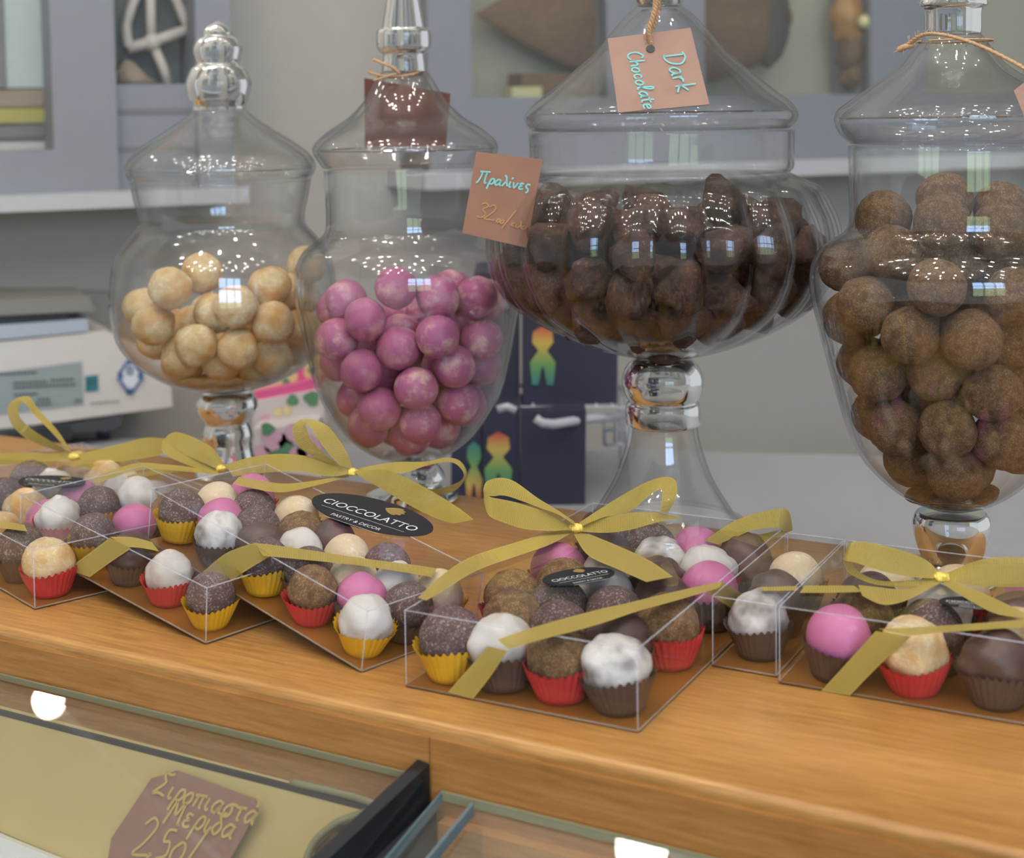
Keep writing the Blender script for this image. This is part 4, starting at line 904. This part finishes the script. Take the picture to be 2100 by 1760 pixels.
# syrup-cake tag inside the left case, lying on the champagne tray
tp = [(362, 1580), (524, 1640), (528, 1664), (470, 1765), (440, 1830), (215, 1800), (228, 1720), (310, 1597)]
TZ = 0.006
P = [on_tray(x, y, TZ) for x, y in tp]; nz = TN
o = empty('price_tag', loc=tuple(np.mean(P, axis=0))); tag(o, 'mauve eight-cornered card with gold Greek handwriting inside the left glass case', 'tag')
child(MB().mat('tagmauve').prism(P, -TN * 0.0008), 'card', o, smooth=False)
cc = np.mean(P, axis=0) - TN * 0.0008
child(MB().mat('tagmauve').prism([cc + ET * a + TD * b for a, b in ((-0.01, -0.006), (0.01, -0.006), (0.01, 0.006), (-0.01, 0.006))], -TN * 0.0052), 'stand', o, smooth=False)
m = MB().mat('chalk_gold')
for text, (x0, y0), (x1, y1), k, sm in (('Σιροπιαστά', (312, 1628), (512, 1690), 5.3, None), ('Μερίδα', (338, 1684), (460, 1718), 3.0, None), ('2.50/', (268, 1752), (392, 1778), 2.1, {'5': .8, '0': 1.1})):
    a = on_tray(x0, y0, TZ); b = on_tray(x1, y1, TZ); e = (b - a) / np.linalg.norm(b - a); e2 = np.cross(nz, e)
    write(m, text, a, e, e2, nz, np.linalg.norm(b - a) / k, 0.0013, small=sm, slant=0.25)
child(m, 'lettering', o)

# printed stickers
def text_mesh(body, size):
    c = bpy.data.curves.new('lettering', 'FONT'); c.body = body; c.size = size; c.align_x = 'CENTER'; c.align_y = 'CENTER'
    ob = bpy.data.objects.new('tmp', c); COL.objects.link(ob); bpy.context.view_layer.update()
    me = bpy.data.meshes.new_from_object(ob.evaluated_get(bpy.context.evaluated_depsgraph_get()))
    v = np.array([x.co[:] for x in me.vertices]); f = [list(p.vertices) for p in me.polygons]
    bpy.data.objects.remove(ob); return v, f
T1 = text_mesh('CIOCCOLATTO', 1.0); T2 = text_mesh('PASTRY & DECOR', 1.0)
def sticker(bk, L_px, R_px, ratio):
    B = BX[bk]; c0 = B['P'](0, 0, B['H'] + 0.0004); n = B['n']
    a = on_plane(*L_px, c0, n); b = on_plane(*R_px, c0, n); ex = b - a; l = np.linalg.norm(ex); ex = ex / l; ey = np.cross(n, ex); ctr_ = (a + b) / 2
    ell = [ctr_ + ex * math.cos(t) * l / 2 + ey * math.sin(t) * l * ratio / 2 for t in np.linspace(0, 2 * math.pi, 49)[:-1]]
    s = child(MB().mat('sticker').prism(ell, n * 0.0003), 'sticker', B['o'], smooth=False)
    m = MB().mat('ink_white'); tw = 0.80 * l; k1 = tw / (T1[0][:, 0].max() - T1[0][:, 0].min())
    def place(T, k, cx, cy): return [ctr_ + ex * (q[0] * k + cx) + ey * (q[1] * k * 1.15 + cy) + n * 0.0006 for q in T[0]]
    m.add(place(T1, k1, 0, -0.03 * l), T1[1])
    k2 = 0.42 * l / (T2[0][:, 0].max() - T2[0][:, 0].min()); m.add(place(T2, k2, 0, -0.21 * l * ratio / 0.55), T2[1])
    for y0, hw in ((-0.125, 0.36), (-0.275, 0.24)):
        y0 *= ratio / 0.55
        m.add([ctr_ + ex * x * l + ey * (y0 * l + d) + n * 0.0006 for x, d in ((-hw, -0.00012), (hw, -0.00012), (hw, 0.00012), (-hw, 0.00012))], [(0, 1, 2, 3)])
    m.mat('ink_gold')
    for ang in np.linspace(-0.9, 0.9, 5):                    # cocoa-leaf emblem
        q = [ctr_ + ex * (0.07 * l + (math.cos(t) * 0.085 * math.cos(ang) - math.sin(t) * 0.028 * math.sin(ang) + 0.05 * math.cos(ang) - 0.02) * l) + ey * ((math.cos(t) * 0.05 * math.sin(ang) + math.sin(t) * 0.026 * math.cos(ang) + 0.155 + 0.04 * math.sin(ang)) * l * ratio / 0.55) + n * (0.00055 + 0.00002 * ang) for t in np.linspace(0, 6.283, 17)[:-1]]
        m.add(q, [tuple(range(16))])
    p = m.build('lettering', s)
sticker('b', (648, 1018), (882, 1094), 0.56)
sticker('c', (1116, 1196), (1256, 1170), 0.60)
sticker('z', (44, 982), (170, 993), 0.58)
sticker('d', (1926, 1233), (2068, 1243), 0.56)

# ------------------------------------------------------------------ background: wall cabinets
def cab_part(mb, name, par, **kw): return child(mb, name, par, smooth=False, **kw)
s_, z_ = wpt(300, 390, 0.1)
cb = empty('wall_cabinet', loc=tuple(wxyz(s_, 0, z_))); tag(cb, 'grey wall cabinet with a beach print and a niche, above the weighing scale', 'cabinet')
sL, _ = wpt(-420, 100, 0.1); s105, _ = wpt(104, 100, 0.1); s235, _ = wpt(236, 100, 0.1); s400, _ = wpt(402, 100, 0.1); s475, _ = wpt(474, 100, 0.1)
_, zb = wpt(0, 400, 0.1); _, z310 = wpt(0, 310, 0.1); _, z170 = wpt(300, 172, 0.1); zt = 0.75
cab_part(wbox(MB().mat('frame'), s105, s235, zb, zt, 0.0, 0.1), 'stile', cb)
cab_part(wbox(MB().mat('frame'), sL, s105, zb, z310, 0.0, 0.1), 'bottom_rail', cb)
cab_part(wbox(MB().mat('frame'), s235, s400, zb, z170, 0.0, 0.085), 'niche_panel', cb)
cab_part(wbox(MB().mat('frame'), s400, s475, zb, zt, 0.0, 0.1), 'stile', cb)
cab_part(wbox(MB().mat('nichegrey'), s235, s400, z170, zt, 0.0, 0.02), 'niche_back', cb)
for y in (222, 300):
    _, z = wpt(300, y, 0.1); cab_part(wbox(MB().mat('nichegrey'), s235, s400 - 0.005, z - 0.006, z, 0.085, 0.0865), 'groove', cb)
cab_part(wbox(MB().mat('ledge'), sL, s475 + 0.01, zb - 0.018, zb, 0.0, 0.125), 'ledge', cb)
pp = MB().mat('mist'); wrect(pp, -420, -260, 104, 180, 0.0, 0.035)
for y0, y1, mt in ((185, 222, 'beach_sand'), (222, 258, 'beach_green'), (258, 290, 'nichegrey'), (290, 312, 'beach_pale')): pp.mat(mt); wrect(pp, -420, y0, 104, y1, 0.0, 0.034)
pp.mat('nichegrey'); wrect(pp, -420, -260, 14, 180, 0.035, 0.037)
cab_part(pp, 'beach_print', cb)
sm = empty('ship_wheel', loc=tuple(wxyz((s235 + s400) / 2, 0.05, z170))); tag(sm, 'white rope ship wheel ornament standing in the grey wall niche', 'ornament')
def wp3(px, py, off): s, z = wpt(px, py, off); return wxyz(s, off, z)
child(MB().mat('rope').tube([wp3(308, -60, .05), wp3(309, 40, .05), wp3(312, 90, .05)], 0.006, 8), 'spoke', sm)
child(MB().mat('rope').tube([wp3(312, 88, .05), wp3(335, 140, .05), wp3(345, 172, .05)], 0.006, 8), 'spoke', sm)
child(MB().mat('rope').tube([wp3(262, 100, .05), wp3(312, 86, .05), wp3(395, 58, .05)], 0.007, 8), 'spoke', sm)
child(MB().mat('rope').tube(spline([wp3(264, 98, .05), wp3(262, 40, .05), wp3(300, -40, .05), wp3(350, -20, .05), wp3(378, 40, .05), wp3(394, 60, .05)], 8), 0.006, 8), 'rim', sm)
hub = wp3(312, 87, .05); v, f = ICO3; child(MB().mat('rope').add(v * 0.011 + hub, f), 'hub', sm)
mound = [wp3(x, y, .05) for x, y in ((238, 172), (240, 150), (258, 122), (275, 128), (300, 155), (330, 172))]
tag(MB().mat('beach_sand').prism(mound, -WN * 0.03).build('sand_heap', smooth=True), 'sandy brown heap at the foot of the rope wheel', 'ornament')
# right cabinet
s_, z_ = wpt(1400, 320, 0.1)
cr = empty('wall_showcase', loc=tuple(wxyz(s_, 0, z_))); tag(cr, 'wide grey glazed wall showcase holding a wooden vessel, behind the jars', 'cabinet')
q = lambda x: wpt(x, 120, 0.1)[0]
zr0 = wpt(1700, 325, 0.1)[1]; zr1 = wpt(1500, 196, 0.1)[1]; zt = 0.75; sR = q(2600)
for x0, x1 in ((878, 966), (1246, 1446), (1786, 1902), (2300, 2420)): cab_part(wbox(MB().mat('frame'), q(x0), q(x1), zr0, zt, 0.0, 0.1), 'stile', cr)
cab_part(wbox(MB().mat('frame'), q(878), sR, zr0, zr1, 0.0, 0.0995), 'bottom_rail', cr)
cab_part(wbox(MB().mat('niche'), q(878), sR, zr1, zt, 0.0, 0.005), 'back_board', cr)
cab_part(wbox(MB().mat('ledge'), q(878) - 0.02, sR, zr0 - 0.022, zr0, 0.0, 0.13), 'ledge', cr)
for x0, x1 in ((966, 1246), (1446, 1786), (1902, 2300)): cab_part(wbox(MB().mat('pane'), q(x0), q(x1), zr1, zt, 0.088, 0.090), 'pane', cr)
# wooden vessel lying behind the panes
def axis_lathe(prof_px, y_axis, off, mats, name, par):
    vs = []; fs = []; seg = 40
    P0_ = None; mb = MB().mat(mats)
    rowsv = []
    for x, hw in prof_px:
        s, z = wpt(x, y_axis, off); c = wxyz(s, off, z); rr = hw / F_PX * ((c - EYE) @ CF)
        rowsv.append([c + UP * rr * math.cos(t) + WN * 0.28 * rr * math.sin(t) for t in np.linspace(0, 2 * math.pi, seg + 1)[:-1]])
    vs = [p for r in rowsv for p in r]
    for i in range(len(rowsv) - 1):
        for k in range(seg): b = (k + 1) % seg; fs.append((i * seg + k, i * seg + b, (i + 1) * seg + b, (i + 1) * seg + k))
    return child(mb.add(vs, fs), name, par)
s_, z_ = wpt(1300, 200, 0.05)
ve = empty('wooden_vessel', loc=tuple(wxyz(s_, 0.05, z_))); tag(ve, 'old brown wooden vessel with a pointed end and a spout in the showcase', 'ornament')
axis_lathe(spline([(974, 1), (1010, 22), (1080, 66), (1160, 106), (1260, 134), (1380, 142), (1480, 132), (1550, 104), (1590, 58), (1602, 20)], 4), 30, 0.048, 'oldwood', 'body', ve)
axis_lathe([(1560, 94), (1575, 104), (1600, 80), (1612, 50), (1610, 30)], 38, 0.048, 'strap', 'end_band', ve)
axis_lathe([(1600, 14), (1622, 16), (1624, 8)], 36, 0.050, 'oldwood', 'spout', ve)
tag(wrect(MB().mat('oldwood'), 1070, 150, 1330, 195, 0.02, 0.06).build('vessel_stand', smooth=False), 'dark brown block stand beneath the wooden vessel', 'stand')
tag(wrect(MB().mat('yellowcard'), 1050, 178, 1112, 232, 0.064, 0.086).build('info_card', smooth=False), 'small pale yellow card at the foot of the showcase', 'card')
m = MB().mat('amber'); am = empty('amber_figure', loc=wp3(1745, 176, 0.06)); tag(am, 'amber and brown carved figure at the right side of the showcase pane', 'ornament')
v, f = ICO3
for (x, y, rx, rz, mt) in ((1738, 40, 36, 60, 'amber'), (1755, -40, 34, 50, 'amber'), (1748, 110, 34, 40, 'oldwood'), (1752, 155, 32, 30, 'oldwood')):
    c = wp3(x, y, 0.06); k = ((c - EYE) @ CF) / F_PX; p = v * (1 + 0.16 * wob(v, int(x + y + 99), 4))[:, None]
    child(MB().mat(mt).add(np.array([c + WT * a[0] * rx * k + UP * a[2] * rz * k + WN * a[1] * 0.022 for a in p]), f), 'carved_block', am)
child(MB().mat('yellowcard').add(v * 0.011 + wp3(1772, 45, 0.085), f), 'pale_stone', am)

# ------------------------------------------------------------------ back counter and what stands on it
BZ = -0.09
bc = empty('back_counter', loc=(0, 1.5, BZ)); tag(bc, 'pale grey back counter behind the jars, carrying scale and packs', 'counter')
pA, pB = on_z(-500, 886, BZ), on_z(2700, 955, BZ)
fr = [cxyz(-0.86, DEP + 0.06, BZ), cxyz(1.6, DEP + 0.06, BZ)]; wl = [np.array([-0.66, 2 - 0.66 * math.tan(WA) - 0.012, BZ]), np.array([-0.86, 2 - 0.86 * math.tan(WA) - 0.012, BZ])]
child(MB().mat('backtop').prism([fr[0], fr[1], pB, wl[0], wl[1]], (0, 0, -0.03)), 'worktop', bc, smooth=False)
child(MB().mat('frame').prism([p + (np.mean(np.array([fr[0], fr[1], pB, wl[0], wl[1]]), axis=0) - p) * 0.03 + [0, 0, -0.03] for p in (fr[0], fr[1], pB, wl[0], wl[1])], (0, 0, -0.87)), 'cupboard', bc, smooth=False)
# weighing scale (front faces parallel to the wall)
SP = on_z(205, 912, BZ); soff = float((SP - W0) @ WN)
def sp3(px, py, do=0.0): return wp3(px, py, soff + do)
sc_ = empty('weighing_scale', loc=tuple(SP)); tag(sc_, 'ivory shop weighing scale with a grey rating plate and steel pan', 'scale')
child(MB().mat('ivory').prism([sp3(-330, 735), sp3(218, 678), sp3(300, 722), sp3(347, 748), sp3(354, 834), sp3(-330, 925)], -WN * 0.13), 'body', sc_, smooth=False)
child(MB().mat('platter').prism([sp3(-330, 690, .002), sp3(180, 654, .002), sp3(181, 680, .002), sp3(-330, 728, .002)], -WN * 0.12), 'pan', sc_, smooth=False)
child(MB().mat('gasket').prism([sp3(-330, 668), sp3(140, 640), sp3(140, 662), sp3(-330, 692)], -WN * 0.10), 'pan_gap', sc_, smooth=False)
child(MB().mat('greyplastic').prism([sp3(-330, 625, .004), sp3(183, 610, .004), sp3(196, 638, .004), sp3(-330, 664, .004)], -WN * 0.11), 'upper_tray', sc_, smooth=False)
child(MB().mat('plate').prism([sp3(-330, 806, .0016), sp3(168, 742, .0016), sp3(172, 829, .0016), sp3(-330, 890, .0016)], -WN * 0.001), 'rating_plate', sc_, smooth=False)
m = MB().mat('ink_dark')
def bar(mb, x0, y0, x1, y1, h, do=0.0024): mb.add([sp3(x0, y0, do), sp3(x1, y1, do), sp3(x1, y1 + h, do), sp3(x0, y0 + h, do)], [(0, 1, 2, 3)])
for x0, x1, y in ((-10, 76, 766), (28, 96, 784), (104, 152, 778), (28, 156, 793), (28, 78, 808), (76, 104, 818), (60, 106, 828), (154, 166, 820)):
    xs = np.arange(x0, x1, 7.0)
    for x in xs: bar(m, x, y - 0.055 * (x - x0), min(x + 5, x1), y - 0.055 * (x + 5 - x0), 5)
for x in np.arange(186, 244, 6.0): bar(m, x, 826 - 0.07 * (x - 186), x + 4, 826 - 0.07 * (x - 182), 3)
child(m, 'plate_print', sc_, smooth=False)
child(MB().mat('teal').prism([sp3(175, 772, .0016), sp3(201, 769, .0016), sp3(202, 801, .0016), sp3(176, 804, .0016)], -WN * 0.001), 'teal_sticker', sc_, smooth=False)
tm, tf = text_mesh('M', 1.0); c = sp3(188.5, 787, .0022); k = 0.011
child(MB().mat('ink_dark').add([c + WT * q[0] * k + UP * q[1] * k for q in tm], tf), 'sticker_letter', sc_, smooth=False)
child(MB().mat('paper').prism([sp3(267, 727, .0016), sp3(299, 771, .0016), sp3(267, 816, .0016), sp3(236, 772, .0016)], -WN * 0.001), 'diamond_sticker', sc_, smooth=False)
m = MB().mat('bluemark')
for (a, b), (c_, d) in (((266, 734), (242, 770)), ((268, 734), (293, 770)), ((242, 774), (266, 809)), ((293, 774), (268, 809))):
    m.tube([sp3(a, b, .0022), sp3(c_, d, .0022)], 0.0017, 6)
for (x, y) in ((266, 742), (267, 802), (248, 772), (287, 772)): m.add([sp3(x - 6, y, .0024), sp3(x, y - 8, .0024), sp3(x + 6, y, .0024), sp3(x, y + 8, .0024)], [(0, 1, 2, 3)])
for a, b in ((262, 762), (271, 762)): m.tube([sp3(a, b - 8, .0024), sp3(a, b + 4, .0024)], 0.0010, 5)
m.tube([sp3(262, 754, .0024), sp3(271, 754, .0024)], 0.0010, 5); m.tube([sp3(262, 766, .0024), sp3(271, 766, .0024)], 0.0010, 5)
child(m, 'diamond_print', sc_)
child(MB().mat('darkplastic').prism([sp3(-330, 905), sp3(150, 868), sp3(254, 848), sp3(250, 872), sp3(228, 884), sp3(150, 888), sp3(-330, 950)], -WN * 0.11), 'underbody', sc_, smooth=False)
child(MB().mat('gasket').prism([sp3(8, 890, .003), sp3(62, 883, .003), sp3(62, 912, .003), sp3(8, 916, .003)], -WN * 0.004), 'keypad', sc_, smooth=False)
child(MB().mat('gasket').prism([sp3(75, 880, .003), sp3(146, 872, .003), sp3(146, 902, .003), sp3(75, 910, .003)], -WN * 0.004), 'keypad', sc_, smooth=False)
m = MB().mat('platter'); bar(m, 28, 903, 42, 901, 7, .0042); bar(m, 44, 901, 52, 900, 7, .0042); child(m, 'digits', sc_, smooth=False)
for x in (212, -200):
    p = sp3(x, 880, -0.03); zt_ = p[2]; m = MB().mat('darkplastic'); pr_ = [(0.0001, BZ - p[2] + 0.0005), (0.008, BZ - p[2] + 0.0005), (0.008, BZ - p[2] + 0.012), (0.005, BZ - p[2] + 0.016), (0.005, 0.012), (0.013, 0.014), (0.013, 0.03), (0.0001, 0.03)]
    m.lathe(pr_, 24, c=tuple(p)); child(m, 'foot', sc_)
gp = [sp3(-330, 585, -.131), sp3(246, 601, -.131), sp3(246, 720, -.131), sp3(-330, 700, -.131)]
child(MB().mat('greyplastic').prism(gp, -WN * 0.02), 'rear_housing', sc_, smooth=False)
# sweets packs between the first two jars
def pack(corners, Y, th, mat, name, label, cat, extra=None, group=None):
    P = [on_y(x, y, Y) for x, y in corners]; dz_ = min(p[2] for p in P)
    o = empty(name, loc=tuple(np.mean(P, axis=0))); tag(o, label, cat, group)
    child(MB().mat(mat).prism(P, (0, th, 0)), 'pack_body', o, smooth=False)
    if extra: extra(o, Y)
    return o
def blob(par, Y, spots):
    m = MB()
    for x, y, r, mt in spots:
        m.mat(mt); c = on_y(x, y, Y - 0.0012); k = r * Y / F_PX
        m.add([c + np.array([math.cos(t) * k * (1 + .25 * math.sin(3 * t + x)), -0.0002 * (x % 5), math.sin(t) * k]) for t in np.linspace(0, 6.28, 13)[:-1]], [tuple(range(12))])
    child(m, 'printed_flowers', par, smooth=False)
pack([(520, 880), (650, 868), (660, 990), (525, 1000)], 1.36, 0.05, 'whitepack', 'sweets_packet', 'white packet printed with pink blooms and green leaves, below the praline jar', 'packet', lambda o, Y: blob(o, Y, [(560, 905, 26, 'rosepack'), (600, 890, 22, 'rosepack'), (548, 880, 14, 'leaf'), (585, 915, 15, 'leaf'), (630, 915, 26, 'rosepack'), (572, 940, 20, 'leaf'), (610, 935, 18, 'rosepack'), (535, 930, 18, 'rosepack')]))
pack([(515, 826), (655, 800), (670, 868), (520, 884)], 1.40, 0.05, 'whitepack', 'sweets_packet', 'white packet with a green top edge behind the first jar stem', 'packet', lambda o, Y: blob(o, Y, [(570, 845, 10, 'creampack'), (590, 843, 10, 'creampack'), (640, 818, 16, 'leaf'), (600, 820, 12, 'leaf'), (545, 860, 12, 'rosepack')]))
pack([(520, 806), (600, 790), (655, 775), (655, 800), (520, 832)], 1.41, 0.05, 'pinkpack', 'sweets_packet', 'flat hot pink packet lying above the white ones', 'packet')
pack([(520, 788), (640, 745), (655, 772), (600, 792), (520, 808)], 1.43, 0.05, 'creampack', 'sweets_packet', 'cream packet with red marks on top of the pink one', 'packet', lambda o, Y: blob(o, Y, [(615, 760, 9, 'pinkpack'), (618, 775, 9, 'pinkpack'), (586, 783, 8, 'leaf'), (640, 760, 8, 'leaf')]))
# navy gift boxes on a wire rack
def figure(par, Y, figs):
    m = MB().mat('rainbow')
    for x, y0, y1, w_, flip in figs:
        shape = [(0, 0), (.45, .1), (.5, .28), (.2, .42), (.6, .62), (.5, 1), (.2, 1), (.05, .7), (-.05, .7), (-.2, 1), (-.5, 1), (-.6, .62), (-.2, .42), (-.5, .28), (-.45, .1)]
        P = [on_y(x + a * w_, y0 + b * (y1 - y0), Y - 0.0015) for a, b in shape]; uv = [(0.5, b if flip else 1 - b) for a, b in shape]
        m.add(P, [tuple(range(len(P)))], uv)
    child(m, 'rainbow_print', par, smooth=False)
NG = 'navy boxes with rainbow prints'
pack([(1072, 600), (1268, 600), (1266, 828), (1072, 832)], 1.36, 0.10, 'navy', 'gift_carton', 'tall navy carton with rainbow figure, upper level of the wire rack', 'carton', lambda o, Y: figure(o, Y, [(1113, 668, 790, 44, True)]), NG)
pack([(972, 560), (1066, 556), (1066, 832), (972, 832)], 1.37, 0.10, 'navy', 'gift_carton', 'plain navy carton half behind the pink praline jar', 'carton', None, NG)
pack([(925, 848), (988, 846), (988, 1050), (925, 1050)], 1.33, 0.08, 'navy', 'gift_carton', 'narrow navy carton with a red-topped rainbow figure, lower left of the rack', 'carton', lambda o, Y: figure(o, Y, [(972, 905, 1030, 30, False)]), NG)
pack([(990, 836), (1066, 834), (1066, 1050), (990, 1050)], 1.325, 0.08, 'navy', 'gift_carton', 'navy carton with a green-topped rainbow figure, lower level', 'carton', lambda o, Y: figure(o, Y, [(1022, 885, 1010, 48, True)]), NG)
pack([(1068, 846), (1202, 842), (1200, 1050), (1068, 1050)], 1.32, 0.09, 'navy', 'gift_carton', 'plain navy carton at the lower right of the rack', 'carton', None, NG)
wr = empty('wire_rack', loc=tuple(on_y(1150, 1040, 1.36))); tag(wr, 'white wire rack shelf holding the navy cartons', 'rack')
child(MB().mat('wire').tube([on_y(1098, 858, 1.30), on_y(1112, 868, 1.30), on_y(1135, 870, 1.302), on_y(1200, 860, 1.33), on_y(1282, 853, 1.37)], 0.0042, 8), 'front_arm', wr)
child(MB().mat('wire').tube([on_y(1020, 840, 1.30), on_y(1040, 834, 1.30), on_y(1058, 842, 1.30)], 0.0036, 8), 'hook', wr)
m = MB().mat('wire')
for x in (1240, 1262, 1282): m.tube([on_y(x, 853, 1.38), on_y(x, 912, 1.38)], 0.002, 6)
for y in (853, 882, 912): m.tube([on_y(1238, y, 1.38), on_y(1284, y - 1, 1.38)], 0.002, 6)
child(m, 'side_grid', wr)
m = MB().mat('wire')
for z_y in (836,):
    a, b = on_y(930, z_y, 1.345), on_y(1290, z_y, 1.345)
    for t in np.linspace(0, 1, 12): p = a + (b - a) * t; m.tube([p, p + np.array([0, 0.11, 0])], 0.0014, 5)
    m.tube([a, b], 0.0016, 6); m.tube([a + [0, 0.11, 0], b + [0, 0.11, 0]], 0.0016, 6)
child(m, 'shelf_grid', wr)
m = MB().mat('wire')
for x in (1290,):
    p = on_y(x, 836, 1.345); q_ = on_y(x, 836, 1.345) + np.array([0, 0.11, 0])
    for r_ in (p, q_): m.tube([r_, np.array([r_[0], r_[1], BZ])], 0.002, 6)
child(m, 'rack_leg', wr)
bpy.context.view_layer.update()
